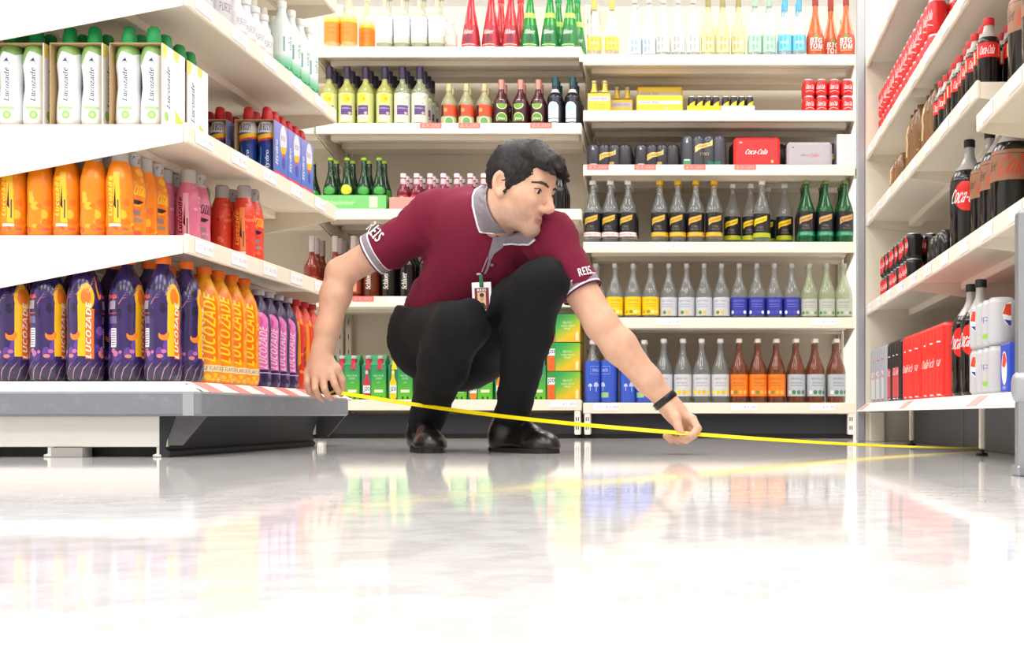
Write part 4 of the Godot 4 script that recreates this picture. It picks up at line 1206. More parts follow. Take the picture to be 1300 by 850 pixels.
	for o in [0.0, 0.5]:
		zl.e(o + 0.25, 0.56, 0.125, 0.42, rgb(224, 36, 34)).t("Coca-Cola", o + 0.25, 0.56, 0.40, W, 0.30, 0.0, 0.25, 1).t("ZERO SUGAR", o + 0.25, 0.07, 0.09, rgb(226, 226, 226), 0.22)
	var bigc := bottle_profile(0.30, 0.053, 0.0125, 0.19, 0.272, 0.95)
	bottle_kind("zero_large", "large_cola_bottle", bigc, M.cola, [0.0155, 0.288, 0.31, cap_black], [[0.105, 0.205, printed(zl.tex(), 0.25)]])
	kinds.zero_large.parts.append(["shoulder", label_band(bigc, 0.222, 0.288, 0.0008), clear(rgb(196, 192, 188), 0.75, 0.06)])
	var dl := paint(512, 200, rgb(150, 104, 78))
	for o in [0.0, 0.5]:
		dl.t("diet", o + 0.1, 0.5, 0.3, rgb(40, 30, 30), 0.08, 0.0, 0.2, 1).t("Coke", o + 0.3, 0.5, 0.66, rgb(206, 60, 40), 0.24, 0.0, 0.25, 1)
	bottle_kind("diet_large", "large_cola_bottle", bigc, M.cola, [0.0155, 0.288, 0.31, cap_black], [[0.125, 0.2, printed(dl.tex(), 0.3)]])
	kinds.diet_large.parts.append(["shoulder", label_band(bigc, 0.222, 0.288, 0.0008), clear(rgb(196, 192, 188), 0.75, 0.06)])
	var gold_film := printed(paint(512, 256, rgb(128, 92, 54)).specks(0, 0, 1, 1, 60, 0.02, [rgb(158, 120, 74), rgb(100, 68, 38), rgb(176, 140, 92)], 8).e(0.36, 0.75, 0.06, 0.14, rgb(206, 60, 40)).r(0.08, 0.2, 0.12, 0.7, rgb(206, 176, 126)).tex(), 0.2)
	var tallb := [Vector2(0, 0.001), Vector2(0.027, 0.0), Vector2(0.0325, 0.008), Vector2(0.033, 0.08), Vector2(0.031, 0.11), Vector2(0.033, 0.14), Vector2(0.026, 0.175), Vector2(0.0165, 0.195), Vector2(0.0165, 0.21), Vector2(0, 0.212)]
	kind("gold_pack", "gold_wrapped_pack", "multipack", film_parts("wrapped_bottle", 3, 2, tallb, 0.066, 0.212, gold_film))
	var shortb := []
	for p in tallb:
		shortb.append(Vector2(p.x, p.y * 0.62))
	kind("gold_pack_short", "gold_wrapped_pack", "multipack", film_parts("wrapped_bottle", 3, 2, shortb, 0.066, 0.132, gold_film))
	kind("red_cans_tall", "red_can_pack", "multipack", can_parts(4, 2, 2, coke_can, 0.0325, 0.11))
	var zero_can := printed(paint(256, 192, rgb(24, 22, 24)).e(0.5, 0.45, 0.22, 0.4, rgb(214, 36, 40)).t("Coca-Cola", 0.5, 0.45, 0.24, rgb(240, 220, 220), 0.44, 0.0, 0.25, 1).e(0.5, 0.05, 0.12, 0.05, rgb(60, 130, 90)).tex(), 0.25, 2.0)
	kind("black_cans", "black_can_pack", "multipack", can_parts(3, 2, 2, zero_can, 0.0325, 0.0875))
	var black_film := printed(paint(256, 128, rgb(22, 22, 24)).specks(0, 0, 1, 1, 16, 0.03, [rgb(34, 34, 38), rgb(16, 16, 18)], 3).tex(), 0.12)
	kind("black_film_pack", "black_wrapped_pack", "multipack", film_parts("wrapped_bottle", 3, 2, [Vector2(0, 0.001), Vector2(0.03, 0.0), Vector2(0.034, 0.012), Vector2(0.034, 0.05), Vector2(0.03, 0.08), Vector2(0.02, 0.098), Vector2(0, 0.102)], 0.066, 0.102, black_film))
	var slimcan := func(c: Color, c2: Color, tc: Color) -> StandardMaterial3D:
		var q := paint(512, 384, c)
		for k in 3:
			q.r(0.04 + k * 0.155, 0.45, 0.155 + k * 0.155, 0.94, c2).t("Coca-Cola", 0.098 + k * 0.155, 0.52, 0.12, tc, 0.108, 0.0, 0.2, 1).r(0.06 + k * 0.155, 0.24, 0.12 + k * 0.155, 0.26, tc).r(0.06 + k * 0.155, 0.95, 0.13 + k * 0.155, 0.97, tc)
		q.r(0.5, 0, 1, 1, c).t("18", 0.94, 0.1, 0.1, W, 0.06, 0.0, 0.0, 2)
		return printed(q.tex(), 0.25)
	var cansleeve := [Vector2(0, 0.001), Vector2(0.029, 0.0), Vector2(0.0345, 0.010), Vector2(0.035, 0.1), Vector2(0.0345, 0.202), Vector2(0.028, 0.214), Vector2(0, 0.216)]
	kind("silver_slim", "silver_can_pack", "multipack", film_parts("wrapped_can", 7, 2, cansleeve, 0.058, 0.216, slimcan.call(rgb(166, 168, 174), rgb(196, 202, 204), rgb(196, 80, 90))))
	kind("black_slim", "black_can_pack", "multipack", film_parts("wrapped_can", 5, 2, cansleeve, 0.058, 0.216, slimcan.call(rgb(34, 32, 36), rgb(206, 70, 76), rgb(226, 206, 206))))
	kind("red_slim", "red_can_pack", "multipack", film_parts("wrapped_can", 6, 3, cansleeve, 0.058, 0.216, slimcan.call(rgb(232, 44, 38), rgb(226, 50, 42), rgb(246, 226, 222))))
	var pep := paint(512, 256, rgb(196, 196, 200))
	for o in [0.0, 0.5]:
		pep.e(o + 0.13, 0.36, 0.06, 0.26, W).p([Vector2(o + 0.07, 0.36), Vector2(o + 0.09, 0.16), Vector2(o + 0.16, 0.14), Vector2(o + 0.19, 0.3), Vector2(o + 0.12, 0.4)], rgb(226, 72, 44)).p([Vector2(o + 0.08, 0.48), Vector2(o + 0.14, 0.5), Vector2(o + 0.185, 0.44), Vector2(o + 0.15, 0.6), Vector2(o + 0.11, 0.6)], rgb(36, 70, 160)).t("pepsi", o + 0.33, 0.42, 0.16, rgb(90, 110, 170), 0.16).e(o + 0.36, 0.78, 0.04, 0.06, rgb(150, 206, 80))
	kind("pepsi_pack", "silver_can_pack", "multipack", film_parts("wrapped_can", 4, 3, [Vector2(0, 0.001), Vector2(0.026, 0.0), Vector2(0.0325, 0.01), Vector2(0.0327, 0.1), Vector2(0.027, 0.114), Vector2(0, 0.115)], 0.065, 0.115, printed(pep.tex(), 0.25)))
	kind("pepsi_carton", "blue_drinks_carton", "carton", [["carton", carton(0.075, 0.115, 0.2, 0.004), printed(paint(512, 256, rgb(34, 70, 190)).e(0.25, 0.5, 0.18, 0.36, W).p([Vector2(0.1, 0.45), Vector2(0.16, 0.2), Vector2(0.3, 0.17), Vector2(0.41, 0.35), Vector2(0.28, 0.5)], rgb(226, 60, 44)).t("pepsi", 0.25, 0.92, 0.1, W, 0.2).tex(), 0.35)]])


# ---------------------------------------------------------------- stocking the shelves
func join(a: String, b: String) -> String:
	return a if b == "" else a + ", " + b


# a row of goods along a back shelf: px are the places of the front row, further rows stand behind
func row(key: String, label: String, group: String, y: float, pxs: Array, r: float, behind := 0, back := 0.0, turn := 0.0) -> void:
	for i in pxs.size():
		var d := DB + 0.022 + r + back
		var x: float = (pxs[i] - PPX) * d / FOCAL
		var jig := sin(pxs[i] * 1.7) * 0.22 if r < 0.046 else 0.0
		put(key, join(label, nth(i, pxs.size())), group, Vector3(x, y + 0.0005, -d), turn + jig)
		for b in behind:
			var d2 := d + (b + 1) * (2.0 * r + 0.004)
			if d2 + r < DB + 0.425:
				put(key, "%s, %s row%s" % [label.get_slice(",", 0), ["second", "third", "fourth"][b], "" if pxs.size() == 1 else ", " + nth(i, pxs.size()).trim_suffix(" of its kind")], group, Vector3(x, y + 0.0005, -d2), turn + jig * 2.0)


func stock_back_right() -> void:
	var y := 1.770
	row("presse_gold", "clear glass bottle with gold neck and yellow label, top shelf", "gold necked bottles", y, [754.6, 776.8], 0.034)
	row("presse_sky", "clear glass bottle with pale sky blue label, top shelf", "pale blue label bottles", y, [806, 824], 0.034, 1)
	row("presse_silver", "clear glass bottle with pale silver label, top shelf", "silver label bottles", y, [842, 861, 880], 0.034, 1)
	row("presse_olive", "pale yellow glass bottle with olive label, top shelf", "olive label bottles", y, [899, 917.5, 937.5], 0.034, 1)
	row("presse_mint", "clear glass bottle with mint green label, top shelf", "mint label bottles", y, [958.5, 976.5], 0.034, 1)
	row("presse_blue", "clear glass bottle with bright blue label, top shelf", "blue label bottles", y, [996.6, 1014.5], 0.034, 1)
	row("tomato", "orange spiced juice bottle with big white lettering, front row", "spiced juice bottles", y, [1035, 1074], 0.041)
	row("tomato", "orange spiced juice bottle set slightly back between two others", "spiced juice bottles", y, [1054.5], 0.041, 0, 0.075)
	y = 1.512
	row("tonic_carrier", "yellow card carrier of small bottles on the shelf's left end", "yellow bottle carriers", y, [761.5], 0.053)
	row("tonic_carrier", "yellow card carrier of small bottles, the one set farther back", "yellow bottle carriers", y, [790], 0.053, 0, 0.11)
	row("tonic_carton", "yellow tonic carton with grey band, lying at the front", "yellow cartons", y, [838], 0.066)
	for k in 2:
		put("tonic_carton", "yellow tonic carton behind the front one, %s of two" % ["lower", "upper"][k], "yellow cartons", Vector3((838 - PPX) * 5.78 / FOCAL, y + 0.0005 + k * 0.0805, -5.79))
	row("mini_cans_0", "tray of mini black cans with yellow front edge", "mini can trays", y, [893.5], 0.047)
	row("mini_cans_1", "tray of mini black cans with white front edge", "mini can trays", y, [936.5], 0.047)
	row("coke_cans", "block of red cola cans, two high, right end of second shelf", "red can packs", y, [1050], 0.059)
	y = 1.261
	row("dark_pack", "low dark wrapped drinks pack with gold flag,", "dark wrapped packs", y, [774.5, 834.5], 0.06, 1)
	row("dark_pack_tall", "taller dark wrapped drinks pack with gold flag and green corner", "dark wrapped packs", y, [893], 0.06, 1)
	for k in 3:
		put("dark_pack_tall", "dark wrapped pack standing behind the cartons, %s" % ["leftmost", "middle", "rightmost"][k], "dark wrapped packs", Vector3((953 + k * 55 - PPX) * 5.82 / FOCAL, y + 0.0005, -5.82))
	row("red_carton", "red cola carton with white script lettering", "", y, [960], 0.068)
	row("grey_carton", "grey diet cola carton with rounded corners", "", y, [1026], 0.068)
	row("white_carton", "tall narrow white carton at the shelf's right end", "", y, [1073.5], 0.066)
	y = 0.904
	row("tonic_pink", "clear tonic bottle with white cap and pink band", "pink band tonic bottles", y, [752.5, 774.8, 797.2], 0.0425, 2)
	row("tonic_yellow", "clear tonic bottle with yellow cap and gold band", "gold band tonic bottles", y, [837.5, 860.4, 883.2, 906.5], 0.0425, 2)
	row("tonic_lime", "clear mixer bottle with white cap and lime band", "lime band mixer bottles", y, [930, 953, 996], 0.0405, 0, 0.085)
	row("tonic_lime", "clear mixer bottle with lime band standing foremost of its kind", "lime band mixer bottles", y, [967.2], 0.0425, 0)
	row("tonic_lime", "clear mixer bottle with lime band half hidden behind another", "lime band mixer bottles", y, [975], 0.0425, 0, 0.175)
	row("tonic_green", "green ginger ale bottle with black label and teal band", "green ginger ale bottles", y, [1023.6, 1047.8, 1072.5], 0.0425, 2)
	y = 0.555
	row("mixer_yellow", "clear mixer bottle with yellow label", "yellow label mixer bottles", y, [756.5, 780.4, 803.6, 825.9], 0.040, 1)
	row("mixer_grey", "clear mixer bottle with grey label", "grey label mixer bottles", y, [849, 871.4, 893.8, 916], 0.040, 1)
	row("mixer_blue", "clear mixer bottle with dark blue label", "blue label mixer bottles", y, [938.5, 960.8, 983.1, 1005.3], 0.040, 1)
	row("mixer_pale", "cloudy lemonade bottle with pale grey green label", "cloudy lemonade bottles", y, [1027.4, 1049.6, 1071.6], 0.040, 1)
	y = 0.1616
	row("water_pack", "blue wrapped water multipack of clear bottles,", "water multipacks", y, [763.5, 808], 0.077)
	row("soda_clear", "clear soda bottle with white label and yellow dots", "yellow dot soda bottles", y, [842.5, 867, 890.8, 914.6], 0.0435, 1)
	row("soda_orange", "brown ginger beer bottle with orange label", "orange label ginger beer bottles", y, [938.4, 962.2, 986], 0.0435, 1)
	row("soda_grey", "brown ginger ale bottle with grey label", "grey label ginger ale bottles", y, [1011, 1035.4, 1062], 0.0435, 1)


func stock_back_left() -> void:
	var y := 1.806
	row("cordial_orange", "clear cordial bottle with orange label", "orange cordial bottles", y, [422, 443], 0.0375)
	row("cordial_orange", "clear cordial bottle with orange label set farther back", "orange cordial bottles", y, [466], 0.0375, 0, 0.09)
	row("cordial_white", "clear elderflower cordial bottle with white slanted label", "elderflower cordial bottles", y, [488.5, 510.5, 532.5, 554.5], 0.0375, 1)
	row("cordial_small", "small pale pink cordial bottle on the top shelf", "", y, [574], 0.024)
	row("cone_red", "red cone shaped juice bottle", "red juice bottles", y, [598, 623.5, 648.5], 0.0445)
	row("cone_red", "red cone shaped juice bottle in the second row", "red juice bottles", y, [636, 661], 0.0445, 0, 0.13)
	row("cone_green", "green cone shaped juice bottle", "green juice bottles", y, [673, 698.3, 723.5], 0.0445)
	row("cone_green", "green cone shaped juice bottle in the second row", "green juice bottles", y, [709, 733], 0.0445, 0, 0.13)
	y = 1.453
	row("presse_purple_0", "pale yellow pressé bottle with purple capsule and lemon label", "purple capsule lemon bottles", y, [418, 440.5, 464.3, 488.5], 0.0385, 3)
	row("presse_purple_1", "pale green pressé bottle with purple capsule and white flower label", "purple capsule flower bottles", y, [511, 533], 0.0385, 3)
	row("elder", "pale bottle with orange red band and round green label", "orange band bottles", y, [570, 592, 615], 0.036, 1)
	row("lime", "dark crimson cider bottle with lime slice labels", "lime cider bottles", y, [636.5, 661, 683.5], 0.037, 1)
	row("navy", "dark navy wine bottle with arched pale label", "navy wine bottles", y, [705, 727], 0.0365, 2)
	y = 1.057
	# trays of small bottles
	var tr := thing("bottle_tray", "green card tray with pale lettering holding dark green bottles", "tray", "", Vector3((449.5 - PPX) * 5.66 / FOCAL, y + 0.0005, -(DB + 0.13)))
	tray_parts(tr, 0.345, 0.072, 0.2, printed(paint(512, 128, rgb(116, 196, 112)).e(0.07, 0.6, 0.025, 0.16, rgb(220, 240, 210)).e(0.1, 0.45, 0.02, 0.1, rgb(220, 240, 210)).t("Appletiser", 0.2, 0.52, 0.34, rgb(190, 230, 180), 0.17, 0.0, 0.2, 1).r(0.385, 0.1, 0.44, 0.8, rgb(206, 232, 190)).r(0.5, 0, 1, 1, rgb(116, 196, 112)).tex(), 0.5), rgb(116, 196, 112))
	var i := 0
	for px in [420, 441, 462, 481.5]:
		var d := DB + 0.08
		put("apple_lemon" if i == 1 else "apple", "dark green cider bottle in the green tray, %s" % ("with yellow label" if i == 1 else nth(i, 4)), "bottles in the green tray", Vector3((px - PPX) * d / FOCAL, y + 0.004, -d), 0.1 * i)
		d += 0.075
		put("apple", "dark green cider bottle in the green tray's back row, %s" % nth(i, 4), "bottles in the green tray", Vector3((px - PPX) * (d - 0.075) / FOCAL + 0.004, y + 0.004, -d), 0.2 * i)
		i += 1
	i = 0
	for px in [377, 398]:
		var d := DB + 0.15
		put("apple", "dark green bottle beyond the left shelf's far corner, %s" % ["farther left", "nearer the tray"][i], "bottles beyond the left shelf", Vector3((px - PPX) * d / FOCAL, y + 0.0005, -d), 0.3)
		i += 1
	var tr2 := thing("bottle_tray", "pink card tray of small pink bottles behind the man's shoulder", "tray", "", Vector3((563.5 - PPX) * 5.66 / FOCAL, y + 0.0005, -(DB + 0.13)))
	tray_parts(tr2, 0.47, 0.062, 0.2, lit(rgb(238, 150, 140), 0.5), rgb(238, 150, 140))
	i = 0
	for px in [512, 529, 546, 563, 580, 597, 614]:
		var d := DB + 0.07
		put("pink_small", "small pink fruit drink bottle in the pink tray, %s" % nth(i, 7), "bottles in the pink tray", Vector3((px - PPX) * d / FOCAL, y + 0.004, -d), 0.2 * i)
		for b in 2:
			d += 0.064
			put("pink_small", "small pink fruit drink bottle, %s row of the pink tray, %s" % [["second", "third"][b], nth(i, 7)], "bottles in the pink tray", Vector3((px - PPX) * (DB + 0.07) / FOCAL, y + 0.004, -d), 0.5 * i)
		i += 1
	row("dark_small", "small black bottle just right of the man's face", "black bottles", y, [711], 0.032, 2)
	y = 0.653
	row("rose", "rosé bottle with silver foil neck behind the man's arm", "rosé bottles", y, [396, 425.5, 449], 0.036, 2)
	row("script_0", "brown cola bottle with white vertical script", "brown script bottles", y, [472], 0.0375, 1)
	row("script_1", "black cola bottle with white vertical script under the sleeve", "black script bottles", y, [494, 517, 541], 0.0375, 2)
	y = 0.176
	i = 0
	for e in [[412, 0], [445.5, 0], [479, 0], [512, 1], [546, 1], [580, 1], [613, 2], [646, 2], [680, 0]]:
		var d := DB + 0.085
		put("juice_pack_%d" % e[1], "green juice multipack %s with %s bottle picture, %s" % ["under the man" if i > 2 else "beside the hand", ["red", "yellow", "orange"][e[1]], "leftmost" if i == 0 else ["", "second", "third", "fourth", "fifth", "sixth", "seventh", "eighth", "ninth"][i] + " from the left"], "juice multipacks on the bottom shelf", Vector3((e[0] - PPX) * d / FOCAL, y + 0.0005, -d), 0.02 * sin(i * 3.0))
		i += 1
	for k in 3:
		var d2 := DB + 0.11
		put("juice_box", "green and yellow juice carton, %s of the stack of three" % ["bottom", "middle", "top"][k], "stacked juice cartons", Vector3((718 - PPX) * d2 / FOCAL, y + 0.0005 + k * 0.1345, -d2), 0.0)


func tray_parts(t: Node3D, w: float, h: float, d: float, front: Material, c: Color) -> void:
	var st := stool()
	box_to(st, Vector3(0, h * 0.5, d * 0.5), Vector3(w, h, 0.003))
	part(t, "front_wall", done(st), front)
	var m := lit(c, 0.55)
	st = stool()
	box_to(st, Vector3(0, 0.0015, 0), Vector3(w, 0.003, d))
	part(t, "base", done(st), m)
	st = stool()
	box_to(st, Vector3(0, h * 0.5, -d * 0.5), Vector3(w, h, 0.003))
	part(t, "back_wall", done(st), m)
	for g in [-1.0, 1.0]:
		st = stool()
		box_to(st, Vector3(g * (w * 0.5 - 0.0015), h * 0.5, 0), Vector3(0.003, h, d))
		part(t, "side_wall", done(st), m)


func stock_left() -> void:
	# sleeves of white sports drink
	var y := 0.8545
	var q := PI / 2
	var cols := ["at the shelf's front corner", "one pack in from the corner", "at the picture's left edge"]
	for i in 3:
		var xr: float = [-1.402, -1.556, -1.708][i]
		put("sleeve_pack_0", "white sports drink sleeve pack with green caps, %s" % cols[i], "white sports drink packs", Vector3(xr - 0.068, y, -3.168), q)
		put("sleeve_pack_0", "white sports drink sleeve pack with green caps, second row %s" % ["at the edge", "behind", "far left"][i], "white sports drink packs", Vector3(xr - 0.068, y, -3.318), q)
	for i in 2:
		var xr2: float = [-1.378, -1.53][i]
		for k in 3:
			var big_label := "blue sports drink pack with red caps, %s, %s" % [["front column", "inner column"][i], ["nearest", "middle", "farthest"][k]]
			put("sleeve_pack_1", big_label, "blue sports drink packs", Vector3(xr2 - 0.064, y, -(3.905 + k * 0.128)), q, 0.93)
	# film packs
	y = 0.5695
	for i in 3:
		for k in 2:
			put("fizz_pack_0", "orange wrapped fizzy drink pack, %s, %s" % [["front corner column", "second column in", "third column in"][i], ["nearer the end", "behind it"][k]], "orange fizzy packs", Vector3(-1.494 - 0.068 - i * 0.138, y, -(3.172 + k * 0.137)), q)
	put("fizz_pack_1", "pink wrapped fizzy drink pack with dark lettering", "", Vector3(-1.508, y, -3.462), q)
	put("fizz_pack_2", "red wrapped fizzy drink pack at the shelf edge", "red fizzy packs", Vector3(-1.44, y, -3.70), q)
	put("fizz_pack_2", "red wrapped fizzy drink pack further in on the shelf", "red fizzy packs", Vector3(-1.585, y, -3.68), q)
	# large bottles
	y = 0.1945
	var xs := [-1.414, -1.513, -1.612, -1.711, -1.808]
	var turns := [-0.35, -0.1, -0.95, -0.2, -0.5]
	for i in 5:
		var where: String = ["at the front corner", "second from the corner", "third from the corner", "fourth from the corner", "at the picture's left edge"][i]
		put("large_0", "large purple and orange energy drink bottle %s" % where, "large purple bottles", Vector3(xs[i], y, -3.135 - 0.012 * sin(i * 2.0)), turns[i])
		put("large_0", "large purple and orange energy drink bottle, second row, %s" % where, "large purple bottles", Vector3(xs[i] + 0.012, y, -3.244), turns[i] + 0.5)
	var rows := [["large_1", "large orange energy drink bottle with orange cap", "large orange bottles", [3.352, 3.447, 3.545, 3.64], 0.0],
		["large_2", "pink and purple energy drink bottle with grey cap", "pink and purple bottles", [3.735, 3.817, 3.905, 3.987], 0.008],
		["large_3", "red energy drink bottle with red cap", "red energy bottles", [4.07, 4.152, 4.234], 0.008]]
	for r in rows:
		for k in r[3].size():
			put(r[0], join(r[1], nearest(k, r[3].size())), r[2], Vector3(-1.398 + r[4], y, -r[3][k]), -0.85 + 0.12 * sin(k * 2.0))
			put(r[0], r[1] + ", inner row, " + ["nearest", "second", "third", "farthest"][k], r[2], Vector3(-1.497, y, -r[3][k]), 0.9)
	# top shelf
	y = 1.2045
	put("purity_large", "grey metallic drink bottle with pink cap, top left shelf", "silver drink bottles", Vector3(-1.39, y, -3.42), 1.25)
	put("purity_large", "grey metallic drink bottle behind the pink capped one", "silver drink bottles", Vector3(-1.40, y, -3.32), 1.2)
	for k in 4:
		put("purity", "small white metallic drink bottle, %s" % nearest(k, 4), "small white metallic bottles", Vector3(-1.378, y, -(3.525 + k * 0.072)), 1.2)
	for k in 4:
		put("juiced", "clear flavoured water bottle with green base, %s" % nearest(k, 4), "green based water bottles", Vector3(-1.385, y, -(3.93 + k * 0.088)), 1.1)
	for k in 3:
		put("juiced", "clear flavoured water bottle with green base, inner row, %s" % ["nearest", "middle", "farthest"][k], "green based water bottles", Vector3(-1.47, y, -(3.9 + k * 0.09)), 1.1)


func stock_right() -> void:
	var q := -PI / 2
	var y := 1.1935
	for k in 4:
		put("red_cans_tall", "block of red cola cans on the upper right shelf, %s" % ["farthest", "third nearest", "second nearest", "nearest"][k], "red can packs", Vector3(0.765, y, -(4.745 - k * 0.285)), q)
	y = 0.9215
	for k in 10:
		put("mini_coke", "mini cola bottle with red cap at the shelf edge, %s" % nearest(k, 10), "mini cola bottles", Vector3(0.703 + 0.004 * sin(k * 2.0), y, -(2.978 + k * 0.062)), -0.35 + 0.3 * sin(k * 1.3))
	for k in 4:
		put("mini_coke", "mini cola bottle with red cap in the inner row, %s" % nearest(k, 4), "mini cola bottles", Vector3(0.768, y, -(2.972 + k * 0.062)), 0.2)
	put("gold_pack", "tall bronze wrapped drinks pack, beside the short one", "bronze wrapped packs", Vector3(0.752, y, -4.04), q)
	put("gold_pack", "tall bronze wrapped drinks pack, nearer one", "bronze wrapped packs", Vector3(0.76, y, -3.79), q)
	put("gold_pack_short", "short bronze wrapped drinks pack at the far end", "bronze wrapped packs", Vector3(0.752, y, -4.40), q)
	y = 0.8365
	for k in 2:
		put("diet_large", "large cola bottle at the top right edge, %s" % ["nearer", "farther"][k], "large colas on the odd shelf", Vector3(0.735, y, -(2.70 - k * 0.118)), 1.2)
	y = 0.5575
	for k in 3:
		put("black_cans", "block of black and red cola cans, two high, %s" % nearest(2 - k, 3), "black can packs", Vector3(0.755, y, -(4.66 - k * 0.225)), q)
	put("black_film_pack", "low black shrink wrapped pack lying before the big bottles", "", Vector3(0.752, y, -3.63), q)
	for k in 4:
		put("zero_large", "large black cola bottle with red disc label, %s" % nearest(k, 4), "large red disc colas", Vector3(0.731, y, -(3.32 + k * 0.112) if k == 0 else -(3.41 + k * 0.11)) + Vector3(0.0 if k == 0 else 0.175, 0, 0), 1.27)
	for k in 3:
		put("diet_large", "large cola bottle with brown label, %s" % nearest(k, 3), "large brown label colas", Vector3(0.762, y, -(2.98 + k * 0.115)), 1.2)
	y = 0.1585
	put("silver_slim", "silver can multipack at the far right corner", "", Vector3(0.735, y, -4.69), q)
	put("black_slim", "black and red can multipack on the bottom right shelf", "", Vector3(0.735, y, -4.30), q)
	put("red_slim", "red can multipack on the bottom right shelf, farther one", "red can multipacks", Vector3(0.765, y, -3.94), q)
	put("red_slim", "red can multipack on the bottom right shelf, nearer one", "red can multipacks", Vector3(0.765, y, -3.575), q)
	for k in 2:
		put("zero_large", "large black cola bottle on the bottom right shelf, %s" % ["nearer", "farther"][k], "bottom shelf colas", Vector3(0.735, y, -(3.2 + k * 0.115)), 0.9)
	for k in 2:
		put("pepsi_pack", "silver cola can pack with round logo, %s" % ["lower of the two", "stacked on top"][k], "silver cola packs", Vector3(0.775, y + k * 0.1155, -2.975), q)
	put("pepsi_carton", "blue cola carton beside the grey post", "", Vector3(0.79, y, -2.77), q)


